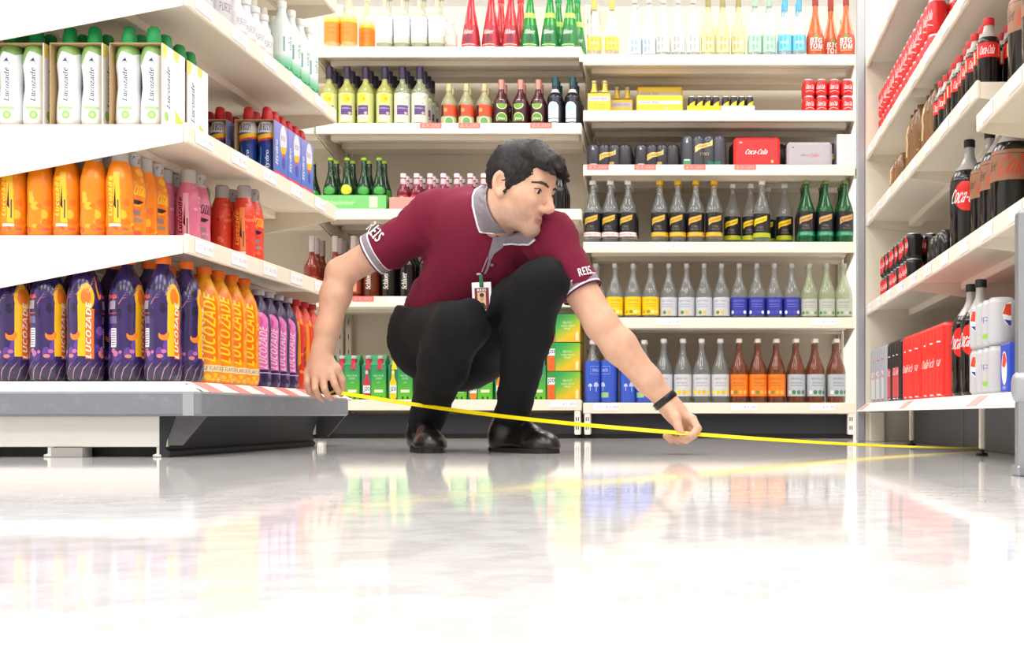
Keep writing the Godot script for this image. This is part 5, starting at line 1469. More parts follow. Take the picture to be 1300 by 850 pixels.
# ---------------------------------------------------------------- distance fields meshed as surface nets
class Field:
	var lo: Vector3
	var nx: int
	var ny: int
	var nz: int
	var c: float
	var v: PackedFloat32Array

	func _init(a: Vector3, b: Vector3, cell: float) -> void:
		lo = a
		c = cell
		nx = ceili((b.x - a.x) / c) + 1
		ny = ceili((b.y - a.y) / c) + 1
		nz = ceili((b.z - a.z) / c) + 1
		v = PackedFloat32Array()
		v.resize(nx * ny * nz)
		v.fill(1.0)

	func span(a: Vector3, b: Vector3) -> Array:
		return [clampi(floori((a.x - lo.x) / c), 0, nx - 1), clampi(ceili((b.x - lo.x) / c), 0, nx - 1),
			clampi(floori((a.y - lo.y) / c), 0, ny - 1), clampi(ceili((b.y - lo.y) / c), 0, ny - 1),
			clampi(floori((a.z - lo.z) / c), 0, nz - 1), clampi(ceili((b.z - lo.z) / c), 0, nz - 1)]

	# tapered capsule joined on with a smooth minimum
	func bone(a: Vector3, b: Vector3, ra: float, rb: float, k: float) -> void:
		var m := maxf(ra, rb) + k + c * 3.0
		var e := Vector3(m, m, m)
		var s := span(a.min(b) - e, a.max(b) + e)
		var ba := b - a
		var bb := maxf(ba.dot(ba), 0.0000001)
		for z in range(s[4], s[5] + 1):
			for y in range(s[2], s[3] + 1):
				var i: int = (z * ny + y) * nx + s[0]
				var p := lo + Vector3(s[0] * c, y * c, z * c)
				for x in range(s[0], s[1] + 1):
					var pa := p - a
					var h := clampf(pa.dot(ba) / bb, 0.0, 1.0)
					var d := (pa - ba * h).length() - (ra + (rb - ra) * h)
					var o := v[i]
					var w := maxf(k - absf(o - d), 0.0)
					v[i] = minf(o, d) - w * w * 0.25 / k
					i += 1
					p.x += c

	func chain(pts: Array, rs: Array, k: float) -> void:
		for i in pts.size() - 1:
			bone(pts[i], pts[i + 1], rs[i], rs[i + 1], k)

	func egg(ct: Vector3, bs: Basis, r: Vector3, k: float, dig := false) -> void:
		var m := maxf(r.x, maxf(r.y, r.z)) + k + c * 3.0
		var e := Vector3(m, m, m)
		var s := span(ct - e, ct + e)
		var inv := bs.transposed()
		for z in range(s[4], s[5] + 1):
			for y in range(s[2], s[3] + 1):
				var i: int = (z * ny + y) * nx + s[0]
				var p := lo + Vector3(s[0] * c, y * c, z * c)
				for x in range(s[0], s[1] + 1):
					var q := inv * (p - ct) / r
					var k0 := q.length()
					var k1 := (q / r).length()
					var d := k0 * (k0 - 1.0) / maxf(k1, 0.0001)
					var o := v[i]
					if dig:
						var w2 := maxf(k - absf(o + d), 0.0)
						v[i] = maxf(o, -d) + w2 * w2 * 0.25 / k
					else:
						var w := maxf(k - absf(o - d), 0.0)
						v[i] = minf(o, d) - w * w * 0.25 / k
					i += 1
					p.x += c

	# keep what lies on the side where n.p < n.o
	func cut(o: Vector3, n: Vector3, near := 1e9) -> void:
		var i := 0
		for z in nz:
			for y in ny:
				var p := lo + Vector3(0, y * c, z * c)
				for x in nx:
					if v[i] < 0.2 and p.distance_squared_to(o) < near * near:
						var d := (p - o).dot(n)
						if d > v[i]:
							v[i] = d
					i += 1
					p.x += c

	func val(p: Vector3) -> float:
		var q := (p - lo) / c
		var x := clampi(floori(q.x), 0, nx - 2)
		var y := clampi(floori(q.y), 0, ny - 2)
		var z := clampi(floori(q.z), 0, nz - 2)
		var f := Vector3(clampf(q.x - x, 0, 1), clampf(q.y - y, 0, 1), clampf(q.z - z, 0, 1))
		var i := (z * ny + y) * nx + x
		var j := i + nx * ny
		var a := lerpf(lerpf(v[i], v[i + 1], f.x), lerpf(v[i + nx], v[i + nx + 1], f.x), f.y)
		var b := lerpf(lerpf(v[j], v[j + 1], f.x), lerpf(v[j + nx], v[j + nx + 1], f.x), f.y)
		return lerpf(a, b, f.z)

	func grad(p: Vector3) -> Vector3:
		var h := c * 0.9
		var g := Vector3(val(p + Vector3(h, 0, 0)) - val(p - Vector3(h, 0, 0)), val(p + Vector3(0, h, 0)) - val(p - Vector3(0, h, 0)), val(p + Vector3(0, 0, h)) - val(p - Vector3(0, 0, h)))
		return g.normalized() if g.length() > 1e-9 else Vector3.UP

	func net(out: Dictionary, bump: Callable, tint: Callable) -> void:
		var id := PackedInt32Array()
		id.resize(nx * ny * nz)
		id.fill(-1)
		var base: int = out.v.size()
		var vs := PackedVector3Array()
		var off := [0, 1, nx, nx + 1, nx * ny, nx * ny + 1, nx * ny + nx, nx * ny + nx + 1]
		var corner := [Vector3(0, 0, 0), Vector3(1, 0, 0), Vector3(0, 1, 0), Vector3(1, 1, 0), Vector3(0, 0, 1), Vector3(1, 0, 1), Vector3(0, 1, 1), Vector3(1, 1, 1)]
		var edges := [[0, 1], [2, 3], [4, 5], [6, 7], [0, 2], [1, 3], [4, 6], [5, 7], [0, 4], [1, 5], [2, 6], [3, 7]]
		for z in nz - 1:
			for y in ny - 1:
				var i := (z * ny + y) * nx
				for x in nx - 1:
					var a := v[i]
					if a < c * 2.0 and a > -c * 2.0:
						var neg := 0
						for o in off:
							if v[i + o] < 0.0:
								neg += 1
						if neg > 0 and neg < 8:
							var sum := Vector3.ZERO
							var cnt := 0
							for e in edges:
								var d0 := v[i + off[e[0]]]
								var d1 := v[i + off[e[1]]]
								if (d0 < 0.0) != (d1 < 0.0):
									sum += corner[e[0]].lerp(corner[e[1]], d0 / (d0 - d1))
									cnt += 1
							id[i] = base + vs.size()
							vs.append(lo + (Vector3(x, y, z) + sum / cnt) * c)
					i += 1
		for p in vs:
			var n := grad(p)
			var q := p
			if bump.is_valid():
				q = p + n * bump.call(p, n)
			out.v.append(q)
			out.n.append(n)
			if tint.is_valid():
				out.c.append(tint.call(p, n))
		var sx := 1
		var sy := nx
		var sz := nx * ny
		for z in range(1, nz - 1):
			for y in range(1, ny - 1):
				var i := (z * ny + y) * nx + 1
				for x in range(1, nx - 1):
					var a := v[i]
					if a < c * 2.0 and a > -c * 2.0:
						var ins := a < 0.0
						if ins != (v[i + sx] < 0.0):
							face(out.i, id[i], id[i - sy], id[i - sy - sz], id[i - sz], ins)
						if ins != (v[i + sy] < 0.0):
							face(out.i, id[i], id[i - sz], id[i - sz - sx], id[i - sx], ins)
						if ins != (v[i + sz] < 0.0):
							face(out.i, id[i], id[i - sx], id[i - sx - sy], id[i - sy], ins)
					i += 1

	func face(ix: PackedInt32Array, a: int, b: int, d: int, e: int, ins: bool) -> void:
		if a < 0 or b < 0 or d < 0 or e < 0:
			return
		if ins:
			ix.append_array(PackedInt32Array([a, d, b, a, e, d]))
		else:
			ix.append_array(PackedInt32Array([a, b, d, a, d, e]))


func fresh() -> Dictionary:
	return {"v": PackedVector3Array(), "n": PackedVector3Array(), "c": PackedColorArray(), "i": PackedInt32Array()}


func net_mesh(out: Dictionary) -> ArrayMesh:
	var a := []
	a.resize(Mesh.ARRAY_MAX)
	a[Mesh.ARRAY_VERTEX] = out.v
	a[Mesh.ARRAY_NORMAL] = out.n
	if out.c.size() == out.v.size():
		a[Mesh.ARRAY_COLOR] = out.c
	a[Mesh.ARRAY_INDEX] = out.i
	var m := ArrayMesh.new()
	m.add_surface_from_arrays(Mesh.PRIMITIVE_TRIANGLES, a)
	return m


func bounds(pts: Array, pad: float) -> Array:
	var a: Vector3 = pts[0]
	var b: Vector3 = pts[0]
	for p in pts:
		a = a.min(p)
		b = b.max(p)
	return [a - Vector3.ONE * pad, b + Vector3.ONE * pad]


# walk along a line of sight until it meets the surface of a field
func hit(f: Field, px: float, py: float, d0 := 3.0, d1 := 3.9) -> Vector3:
	var d := d0
	while d < d1:
		var p := at(px, py, d)
		var q := (p - f.lo) / f.c
		if q.x > 1 and q.y > 1 and q.z > 1 and q.x < f.nx - 2 and q.y < f.ny - 2 and q.z < f.nz - 2 and f.val(p) < 0.0:
			var a := d - 0.002
			var b := d
			for k in 8:
				var m := (a + b) * 0.5
				if f.val(at(px, py, m)) < 0.0:
					b = m
				else:
					a = m
			return at(px, py, b)
		d += 0.002
	return at(px, py, d1)


# thin smooth sheet through a grid of points, facing the viewer
func sheet(st: SurfaceTool, g: Array, th: float) -> void:
	var nr := []
	for k in g.size():
		var line := []
		for j in g[k].size():
			var du: Vector3 = g[mini(k + 1, g.size() - 1)][j] - g[maxi(k - 1, 0)][j]
			var dv: Vector3 = g[k][mini(j + 1, g[k].size() - 1)] - g[k][maxi(j - 1, 0)]
			var n := du.cross(dv).normalized()
			line.append(n if n.z > 0 else -n)
		nr.append(line)
	for k in g.size() - 1:
		for j in g[k].size() - 1:
			var id := [[k, j], [k, j + 1], [k + 1, j + 1], [k + 1, j]]
			var f: Vector3 = (g[k + 1][j + 1] - g[k][j]).cross(g[k][j + 1] - g[k][j])
			if f.z < 0:
				id = [[k + 1, j], [k + 1, j + 1], [k, j + 1], [k, j]]
			for side in [1.0, -1.0]:
				for q in ([0, 1, 2, 0, 2, 3] if side > 0 else [2, 1, 0, 3, 2, 0]):
					var e: Array = id[q]
					st.set_normal(nr[e[0]][e[1]] * side)
					st.set_uv(Vector2.ZERO)
					st.add_vertex(g[e[0]][e[1]] - (Vector3.ZERO if side > 0 else nr[e[0]][e[1]] * th))


# move a point along a direction until it lies on the surface of a field
func surf(f: Field, p: Vector3, dir: Vector3) -> Vector3:
	var q := p
	var s := 1.0 if f.val(p) < 0.0 else -1.0
	for k in 60:
		if f.val(q) * s > 0.0:
			break
		q += dir * 0.001 * s
	return q


func cloth(c: Color, rough := 0.9) -> StandardMaterial3D:
	var m := lit(c, rough, 0.0, 0.3)
	m.rim_enabled = true
	m.rim = 0.25
	m.rim_tint = 0.6
	return m


func build_person() -> void:
	var root := thing("person", "crouching man in maroon polo shirt and black trousers holding a tape measure", "person", "", Vector3(at(600, 560, 3.5).x, 0, -3.5))
	var back := Transform3D(Basis(), -root.position)
	var nz := FastNoiseLite.new()
	nz.seed = 12
	nz.frequency = 1.0
	nz.fractal_octaves = 2
	# joints; left and right as seen in the picture
	var sh_l := at(557, 277, 3.55)
	var el_l := at(433, 346, 3.58)
	var wr_l := at(410, 442, 3.555)
	var sh_r := at(697, 300, 3.36)
	var el_r := at(763, 411, 3.31)
	var wr_r := at(848, 512, 3.32)
	var neck := at(634, 290, 3.47)
	var skull := at(652, 258, 3.36)
	var pelvis := at(566, 425, 3.74)
	var mid := (sh_l + sh_r) * 0.5
	var spine := (mid - pelvis).normalized()
	var lat := (sh_r - sh_l).normalized()
	var fwd := lat.cross(spine).normalized()
	lat = spine.cross(fwd).normalized()
	var tb := Basis(lat, spine, fwd)
	var none: Callable

	# ---- skin: head, neck, both arms and hands in one mesh
	var K := 1.07
	var hb := Basis(Vector3.UP, deg_to_rad(70)) * Basis(Vector3.RIGHT, deg_to_rad(17)) * Basis(Vector3.BACK, deg_to_rad(-3))
	var ho := at(655, 236, 3.30)
	var H := func(x: float, y: float, z: float) -> Vector3:
		return ho + hb * (Vector3(x, y, z) * K)
	var skin := fresh()
	var hf := Field.new(ho - Vector3(0.17, 0.24, 0.2), ho + Vector3(0.19, 0.17, 0.19), 0.0036)
	hf.egg(H.call(0, 0.026, 0.004), hb, Vector3(0.073, 0.084, 0.079) * K, 0.01)
	hf.egg(H.call(0, -0.026, 0.030), hb, Vector3(0.057, 0.076, 0.064) * K, 0.03)
	hf.egg(H.call(0, 0.040, 0.032), hb, Vector3(0.056, 0.050, 0.066) * K, 0.02)
	for s in [-1.0, 1.0]:
		hf.bone(H.call(s * 0.050, -0.05, -0.002), H.call(s * 0.041, -0.080, 0.026), 0.018, 0.017, 0.03)
		hf.bone(H.call(s * 0.041, -0.080, 0.026), H.call(s * 0.012, -0.096, 0.074), 0.017, 0.016, 0.03)
		hf.bone(H.call(s * 0.046, -0.022, 0.05), H.call(s * 0.036, -0.026, 0.07), 0.020, 0.018, 0.025)
		hf.egg(H.call(s * 0.034, 0.000, 0.104), hb, Vector3(0.019, 0.012, 0.019) * K, 0.012, true)
		hf.bone(H.call(s * 0.012, -0.040, 0.098), H.call(s * 0.011, -0.041, 0.104), 0.0085, 0.0075, 0.008)
	hf.bone(H.call(-0.032, 0.018, 0.080), H.call(0.032, 0.018, 0.080), 0.013, 0.013, 0.02)
	hf.bone(H.call(0, -0.095, 0.080), H.call(0, -0.099, 0.076), 0.018, 0.017, 0.018)
	hf.bone(H.call(0, 0.012, 0.089), H.call(0, -0.031, 0.115), 0.0085, 0.0100, 0.014)
	hf.bone(H.call(0, -0.033, 0.114), H.call(0, -0.037, 0.108), 0.0108, 0.0105, 0.008)
	hf.bone(H.call(-0.018, -0.067, 0.088), H.call(0, -0.064, 0.0915), 0.0045, 0.0060, 0.008)
	hf.bone(H.call(0.018, -0.067, 0.088), H.call(0, -0.064, 0.0915), 0.0045, 0.0060, 0.008)
	hf.bone(H.call(-0.013, -0.0745, 0.087), H.call(0.013, -0.0745, 0.087), 0.0056, 0.0056, 0.007)
	hf.egg(H.call(0, -0.0692, 0.098), hb, Vector3(0.022, 0.0017, 0.007) * K, 0.003, true)
	# lids round the eyeballs
	for s in [-1.0, 1.0]:
		hf.egg(H.call(s * 0.034, 0.0, 0.0775), hb, Vector3(0.0165, 0.0135, 0.0135) * K, 0.005)
		hf.egg(H.call(s * 0.035, -0.0015, 0.092), hb, Vector3(0.0140, 0.0052, 0.012) * K, 0.002, true)
	# ears
	for s in [-1.0, 1.0]:
		var eb := hb * Basis(Vector3.UP, s * -0.35) * Basis(Vector3.RIGHT, -0.25)
		hf.egg(H.call(s * 0.078, -0.012, 0.0), eb, Vector3(0.0085, 0.033, 0.020) * K, 0.006)
		hf.egg(H.call(s * 0.0865, -0.008, 0.004), eb, Vector3(0.010, 0.020, 0.0115) * K, 0.002, true)
		hf.bone(H.call(s * 0.079, -0.038, 0.008), H.call(s * 0.079, -0.034, 0.006), 0.008, 0.007, 0.006)
	hf.bone(H.call(0, -0.06, -0.018), neck, 0.057, 0.062, 0.03)
	hf.bone(H.call(-0.03, -0.075, -0.005), neck + tb * Vector3(0.01, 0.0, 0.03), 0.028, 0.026, 0.03)
	var skin_c := Color(0.66, 0.385, 0.265)
	var head_tint := func(p: Vector3, n: Vector3) -> Color:
		var q := hb.transposed() * (p - ho) / K
		var c := skin_c.lerp(Color(0.70, 0.42, 0.29), clampf(nz.get_noise_3d(p.x * 30, p.y * 30, p.z * 30) + 0.4, 0, 1))
		# stubble: fine dark hairs on the jaw and upper lip
		var low := clampf((-0.046 - q.y) * 40.0, 0, 1) * clampf((q.z + 0.01) * 40.0, 0, 1)
		if absf(q.x) < 0.03 and q.z > 0.08 and q.y > -0.062:
			low *= 0.7
		c = c.lerp(Color(0.28, 0.19, 0.15), low * (0.52 + 0.30 * nz.get_noise_3d(p.x * 220, p.y * 220, p.z * 220)))
		# lips and the reddish tip of nose and ear
		if absf(q.x) < 0.021 and q.z > 0.083 and q.y < -0.0625 and q.y > -0.0785:
			c = Color(0.50, 0.23, 0.19)
		if q.z > 0.108 and q.y < -0.02:
			c = c.lerp(Color(0.70, 0.33, 0.25), 0.5)
		return c
	hf.net(skin, none, head_tint)
	var arm_tint := func(p: Vector3, _n: Vector3) -> Color:
		return skin_c.lerp(Color(0.72, 0.44, 0.31), clampf(nz.get_noise_3d(p.x * 24, p.y * 24, p.z * 24) + 0.45, 0, 1))
	# picture-left arm and the hand round the tape case
	var bl := bounds([sh_l, el_l, wr_l, at(380, 512, 3.56), at(440, 512, 3.48)], 0.06)
	var al := Field.new(bl[0], bl[1], 0.0042)
	al.chain([sh_l.lerp(el_l, 0.35), el_l], [0.051, 0.042], 0.02)
	al.chain([el_l, el_l.lerp(wr_l, 0.3), el_l.lerp(wr_l, 0.75), wr_l], [0.041, 0.043, 0.034, 0.029], 0.02)
	var w2 := at(407, 458, 3.548)
	al.chain([wr_l, w2, at(405, 470, 3.535)], [0.029, 0.028, 0.022], 0.02)
	var digits := [
		[at(421, 474, 3.53), at(425, 488, 3.515), at(430, 497, 3.525), at(433, 501, 3.54)],
		[at(410, 479, 3.52), at(412, 494, 3.50), at(416, 502, 3.51), at(421, 506, 3.535)],
		[at(400, 478, 3.525), at(400, 493, 3.505), at(404, 502, 3.515), at(409, 507, 3.54)],
		[at(391, 473, 3.54), at(390, 486, 3.525), at(393, 496, 3.53), at(398, 502, 3.548)]]
	for g in digits.size():
		var d: Array = digits[g]
		al.bone(w2 + Vector3((g - 1.5) * -0.010, 0, 0), d[0], 0.017, 0.0125, 0.016)
		al.chain(d, [0.0112, 0.0100, 0.0090, 0.0080], 0.003)
	al.chain([at(415, 455, 3.545), at(428, 468, 3.545), at(434, 482, 3.55), at(435, 495, 3.553)], [0.017, 0.0125, 0.0112, 0.0092], 0.006)
	al.bone(at(413, 462, 3.545), at(419, 474, 3.535), 0.018, 0.013, 0.014)
	al.net(skin, none, arm_tint)
	# picture-right arm and the fist on the tape
	var br := bounds([sh_r, el_r, wr_r, at(890, 565, 3.24), at(840, 560, 3.38)], 0.06)
	var ar := Field.new(br[0], br[1], 0.0042)
	ar.chain([sh_r.lerp(el_r, 0.35), el_r], [0.052, 0.045], 0.02)
	ar.chain([el_r, el_r.lerp(wr_r, 0.28), el_r.lerp(wr_r, 0.7), wr_r], [0.044, 0.047, 0.036, 0.028], 0.02)
	var palm := at(866, 535, 3.325)
	ar.chain([wr_r, at(857, 523, 3.32), palm], [0.028, 0.027, 0.026], 0.02)
	var dg := [
		[at(879, 532, 3.298), at(886, 544, 3.275), at(878, 553, 3.262), at(867, 553, 3.262)],
		[at(877, 539, 3.318), at(882, 551, 3.29), at(871, 559, 3.272), at(859, 555, 3.272)],
		[at(872, 544, 3.338), at(873, 556, 3.31), at(862, 560, 3.288), at(851, 555, 3.285)],
		[at(865, 547, 3.356), at(863, 557, 3.33), at(853, 559, 3.308), at(845, 553, 3.30)]]
	for g in dg.size():
		var d: Array = dg[g]
		ar.bone(at(855, 520, 3.32), d[0], 0.017, 0.0135, 0.014)
		ar.chain(d, [0.0125, 0.0108, 0.0095, 0.0085], 0.003)
	ar.chain([at(850, 517, 3.30), at(858, 530, 3.278), at(861, 541, 3.264), at(865, 549, 3.258)], [0.017, 0.0145, 0.0112, 0.0092], 0.006)
	ar.net(skin, none, arm_tint)
	var sm := lit(Color.WHITE, 0.5, 0.0, 0.4)
	sm.vertex_color_use_as_albedo = true
	sm.subsurf_scatter_enabled = true
	sm.subsurf_scatter_strength = 0.12
	part(root, "body", net_mesh(skin), sm, back, "light skin of face, neck, arms and hands")

	# eyes
	for s in [-1.0, 1.0]:
		var es := stool()
		var ex := Transform3D(hb * Basis(Vector3.UP, 0.25) * Basis(Vector3.RIGHT, 0.25), H.call(s * 0.034, -0.001, 0.0785))
		eye_to(es)
		var eye := part(root, "eye", done(es), eye_material(), back * ex)
		es = stool()
		var lash := []
		for k in 7:
			var f := k / 6.0
			lash.append(surf(hf, H.call(s * lerpf(0.021, 0.050, f), 0.0015 + 0.0035 * sin(PI * minf(f * 1.1, 1.0)), 0.08), hb * Vector3(s * 0.3, 0, 1).normalized()) - ex.origin)
		tube_to(es, lash, 0.0013, 5)
		part(eye, "eyelashes", done(es), lit(rgb(30, 22, 20), 0.6), (back * ex).affine_inverse() * back * Transform3D(Basis(), ex.origin))
	# hair: cap of hair with a swept fringe, cut along the hairline
	var hair := fresh()
	var rf := Field.new(ho - Vector3(0.18, 0.13, 0.18), ho + Vector3(0.2, 0.19, 0.2), 0.004)
	rf.egg(H.call(0, 0.030, 0.001), hb, Vector3(0.0805, 0.087, 0.084) * K, 0.005)
	rf.cut(H.call(0, 0.066, 0.089), hb * Vector3(0, -0.573, 0.819))
	rf.cut(H.call(0, -0.060, -0.085), hb * Vector3(0, -0.968, 0.252))
	for s in [-1.0, 1.0]:
		rf.bone(H.call(s * 0.072, 0.02, 0.020), H.call(s * 0.0725, -0.032, 0.014), 0.007, 0.004, 0.010)
	for k in 9:
		var x := -0.052 + k * 0.013
		var up := 0.098 - x * x * 9.0
		rf.bone(H.call(x, up - 0.010, -0.032), H.call(x + 0.004, up + 0.008, 0.03), 0.016, 0.016, 0.016)
		rf.bone(H.call(x + 0.004, up + 0.008, 0.03), H.call(x * 0.85 + 0.006, up - 0.006 + 0.004 * sin(k * 2.3), 0.085), 0.016, 0.012, 0.014)
		rf.bone(H.call(x * 0.85 + 0.006, up - 0.006, 0.085), H.call(x * 0.75 + 0.010, up - 0.024 + 0.005 * sin(k * 1.9), 0.114 + 0.004 * sin(k * 3.1)), 0.012, 0.0035, 0.010)
	var strands := func(p: Vector3, _n: Vector3) -> float:
		var q := hb.transposed() * (p - ho) / K
		return 0.001 + 0.0045 * absf(nz.get_noise_3d(q.x * 170 + q.z * 40, q.y * 60, q.z * 18)) + 0.0016 * nz.get_noise_3d(q.x * 340, q.y * 160, q.z * 60)
	var hair_tint := func(p: Vector3, _n: Vector3) -> Color:
		var q := hb.transposed() * (p - ho) / K
		var t := clampf(0.5 + 0.9 * nz.get_noise_3d(q.x * 260 + q.z * 60, q.y * 60, q.z * 30), 0, 1)
		return Color(0.007, 0.006, 0.007).lerp(Color(0.03, 0.026, 0.027), t)
	rf.net(hair, strands, hair_tint)
	var hm := lit(Color.WHITE, 0.5, 0.0, 0.35)
	hm.vertex_color_use_as_albedo = true
	part(root, "hair", net_mesh(hair), hm, back, "short dark hair swept forward")
	for s in [-1.0, 1.0]:
		var brow := fresh()
		var bf := Field.new(H.call(s * 0.033, 0.02, 0.085) - Vector3.ONE * 0.05, H.call(s * 0.033, 0.02, 0.085) + Vector3.ONE * 0.05, 0.0025)
		var bq := []
		for q in [Vector3(0.013, 0.0175, 0.09), Vector3(0.025, 0.0205, 0.09), Vector3(0.038, 0.021, 0.085), Vector3(0.051, 0.015, 0.07)]:
			bq.append(surf(hf, H.call(s * q.x, q.y, q.z), hb * Vector3(s * q.x * 12.0, 0, 1).normalized()))
		bf.chain(bq, [0.0034, 0.0040, 0.0040, 0.0026], 0.003)
		bf.net(brow, none, none)
		part(root, "eyebrow", net_mesh(brow), lit(rgb(64, 48, 42), 0.8), back)

	# ---- polo shirt
	var hem_l := sh_l.lerp(el_l, 0.66)
	var hem_r := sh_r.lerp(el_r, 0.62)
	var bs := bounds([hem_l, hem_r, pelvis, neck, at(600, 250, 3.7), at(560, 420, 3.6)], 0.17)
	var tf := Field.new(bs[0], bs[1], 0.0085)
	tf.egg(mid.lerp(pelvis, 0.22) - fwd * 0.005, tb, Vector3(0.172, 0.17, 0.112), 0.03)
	tf.egg(mid.lerp(pelvis, 0.62), tb, Vector3(0.150, 0.20, 0.115), 0.06)
	tf.egg(mid.lerp(pelvis, 0.92), tb, Vector3(0.152, 0.14, 0.118), 0.06)
	tf.bone(sh_l + spine * 0.0, sh_r + spine * 0.0, 0.062, 0.062, 0.06)
	tf.bone(mid - fwd * 0.02, neck - fwd * 0.015, 0.085, 0.055, 0.05)
	tf.bone(sh_l - fwd * 0.03, neck - fwd * 0.04, 0.05, 0.06, 0.05)
	tf.bone(sh_r - fwd * 0.03, neck - fwd * 0.04, 0.05, 0.06, 0.05)
	tf.bone(at(590, 264, 3.56), at(552, 272, 3.57), 0.056, 0.054, 0.05)
	tf.bone(sh_l, sh_l.lerp(el_l, 0.78), 0.067, 0.0615, 0.035)
	tf.bone(sh_r, sh_r.lerp(el_r, 0.74), 0.066, 0.0565, 0.035)
	var dl := (el_l - sh_l).normalized()
	var dr := (el_r - sh_r).normalized()
	tf.cut(hem_l, dl, 0.12)
	tf.cut(hem_r, dr, 0.11)
	var waist := at(530, 391, 3.72)
	var level := Vector3(0.12, 1.0, 0.05).normalized()
	tf.cut(waist - level * 0.035, -level)
	var neck_axis := (skull - neck).normalized()
	tf.cut(neck + neck_axis * 0.012, neck_axis, 0.075)
	var folds := func(p: Vector3, n: Vector3) -> float:
		var q := tb.transposed() * (p - mid)
		var a := 0.010 * nz.get_noise_3d(q.x * 9 + q.y * 7, q.y * 5 - q.x * 6, q.z * 8)
		var b := 0.005 * nz.get_noise_3d(q.x * 22 - q.y * 20, q.y * 9, q.z * 14 + 4.0)
		# pulled creases from the armpits
		var cr := 0.0
		for s in [sh_l, sh_r]:
			var d: float = p.distance_to(s - spine * 0.06)
			cr += 0.008 * exp(-d * d / 0.016) * sin((p - s).dot(spine + lat * 0.4) * 110.0)
		return a + b + cr
	var shirt := fresh()
	tf.net(shirt, folds, none)
	var knit := cloth(rgb(116, 30, 54))
	var wv := FastNoiseLite.new()
	wv.frequency = 0.35
	var wt := NoiseTexture2D.new()
	wt.width = 256
	wt.height = 256
	wt.seamless = true
	wt.as_normal_map = true
	wt.bump_strength = 2.0
	wt.noise = wv
	knit.normal_enabled = true
	knit.normal_texture = wt
	knit.normal_scale = 0.35
	knit.uv1_triplanar = true
	knit.uv1_scale = Vector3(12, 12, 12)
	part(root, "polo_shirt", net_mesh(shirt), knit, back, "maroon knitted polo shirt")
	# sleeve cuffs: grey band with white stripes
	for e in [[hem_l, dl, 0.0645, sh_l], [hem_r, dr, 0.0600, sh_r]]:
		var o: Vector3 = e[0]
		var ax: Vector3 = e[1]
		var r: float = e[2]
		var sx := ax.cross(Vector3.UP).normalized()
		var xb := Transform3D(Basis(sx, ax, sx.cross(ax)), o)
		var stripe := [[-0.020, -0.0165, lit(rgb(240, 236, 240), 0.8)], [-0.0165, 0.0, cloth(rgb(140, 134, 142))], [0.0, 0.0055, lit(rgb(240, 236, 240), 0.8)], [0.0055, 0.0095, cloth(rgb(96, 34, 78))]]
		for sp in stripe:
			part(root, "cuff_stripe", lathe([Vector2(r - 0.004, sp[0]), Vector2(r, sp[0] + 0.0004), Vector2(r, sp[1] - 0.0004), Vector2(r - 0.004, sp[1])], 32), sp[2], back * xb)
	# lettering on the sleeves
	part(root, "sleeve_lettering", sleeve_text(tf, [Vector2(470, 287), Vector2(484, 303)], 15.0, folds), lit(rgb(236, 232, 234), 0.7), back)
	part(root, "sleeve_lettering", sleeve_text(tf, [Vector2(734, 347), Vector2(749, 343)], 11.0, folds), lit(rgb(236, 232, 234), 0.7), back)
	# collar, its white edge, placket and buttons
	var side := neck_axis.cross(fwd).normalized()
	var front := side.cross(neck_axis).normalized()
	side = lat - neck_axis * lat.dot(neck_axis)
	side = side.normalized()
	front = side.cross(neck_axis)
	if front.dot(fwd) < 0:
		front = -front
	var ct := at(639, 277, 3.43)
	var cs := stool()
	var edge := []
	var rows := []
	for k in 41:
		var a := lerpf(1.2, TAU - 1.2, k / 40.0)
		var dir := front * cos(a) + side * sin(a)
		var open := exp(-pow(minf(a, TAU - a) - 0.36, 2.0) / 0.16)
		var top := ct + dir * (0.066 + 0.002 * open) + neck_axis * (0.026 - 0.030 * open)
		var stand := ct + dir * 0.064 - neck_axis * 0.014
		var low := ct + dir * (0.098 + 0.012 * open) - neck_axis * (0.010 + 0.020 * open)
		var belly := (top + low) * 0.5 + dir * 0.006
		for g in 40:
			if tf.val(low) < 0.006:
				low += neck_axis * 0.002 + Vector3(0, 0, 0.001)
			if tf.val(belly) < 0.008:
				belly += neck_axis * 0.002 + Vector3(0, 0, 0.001)
		rows.append([stand, top, belly, low])
		edge.append(low)
	for k in 40:
		for j in 3:
			for fl in 2:
				var a2: Vector3 = rows[k][j]
				var b2: Vector3 = rows[k + 1][j]
				var c2: Vector3 = rows[k + 1][j + 1]
				var d2: Vector3 = rows[k][j + 1]
				var th := (b2 - a2).cross(d2 - a2).normalized() * 0.0016
				if fl == 0:
					quad(cs, a2 + th, b2 + th, c2 + th, d2 + th)
				else:
					quad(cs, d2 - th, c2 - th, b2 - th, a2 - th)
	part(root, "collar", done(cs), cloth(rgb(138, 132, 140)), back, "grey polo collar")
	var leaves := [
		[[Vector2(621, 236), Vector2(618, 244), Vector2(618, 254), Vector2(620, 265), Vector2(625, 276), Vector2(633, 286), Vector2(640, 292), Vector2(644, 297)],
			[Vector2(613, 236), Vector2(604, 242), Vector2(601, 251), Vector2(601, 262), Vector2(604, 274), Vector2(607, 286), Vector2(610, 295), Vector2(629, 297)]],
		[[Vector2(648, 298), Vector2(655, 297), Vector2(662, 294), Vector2(669, 292), Vector2(676, 291)],
			[Vector2(640, 311), Vector2(650, 310), Vector2(660, 311), Vector2(672, 311), Vector2(680, 305)]]]
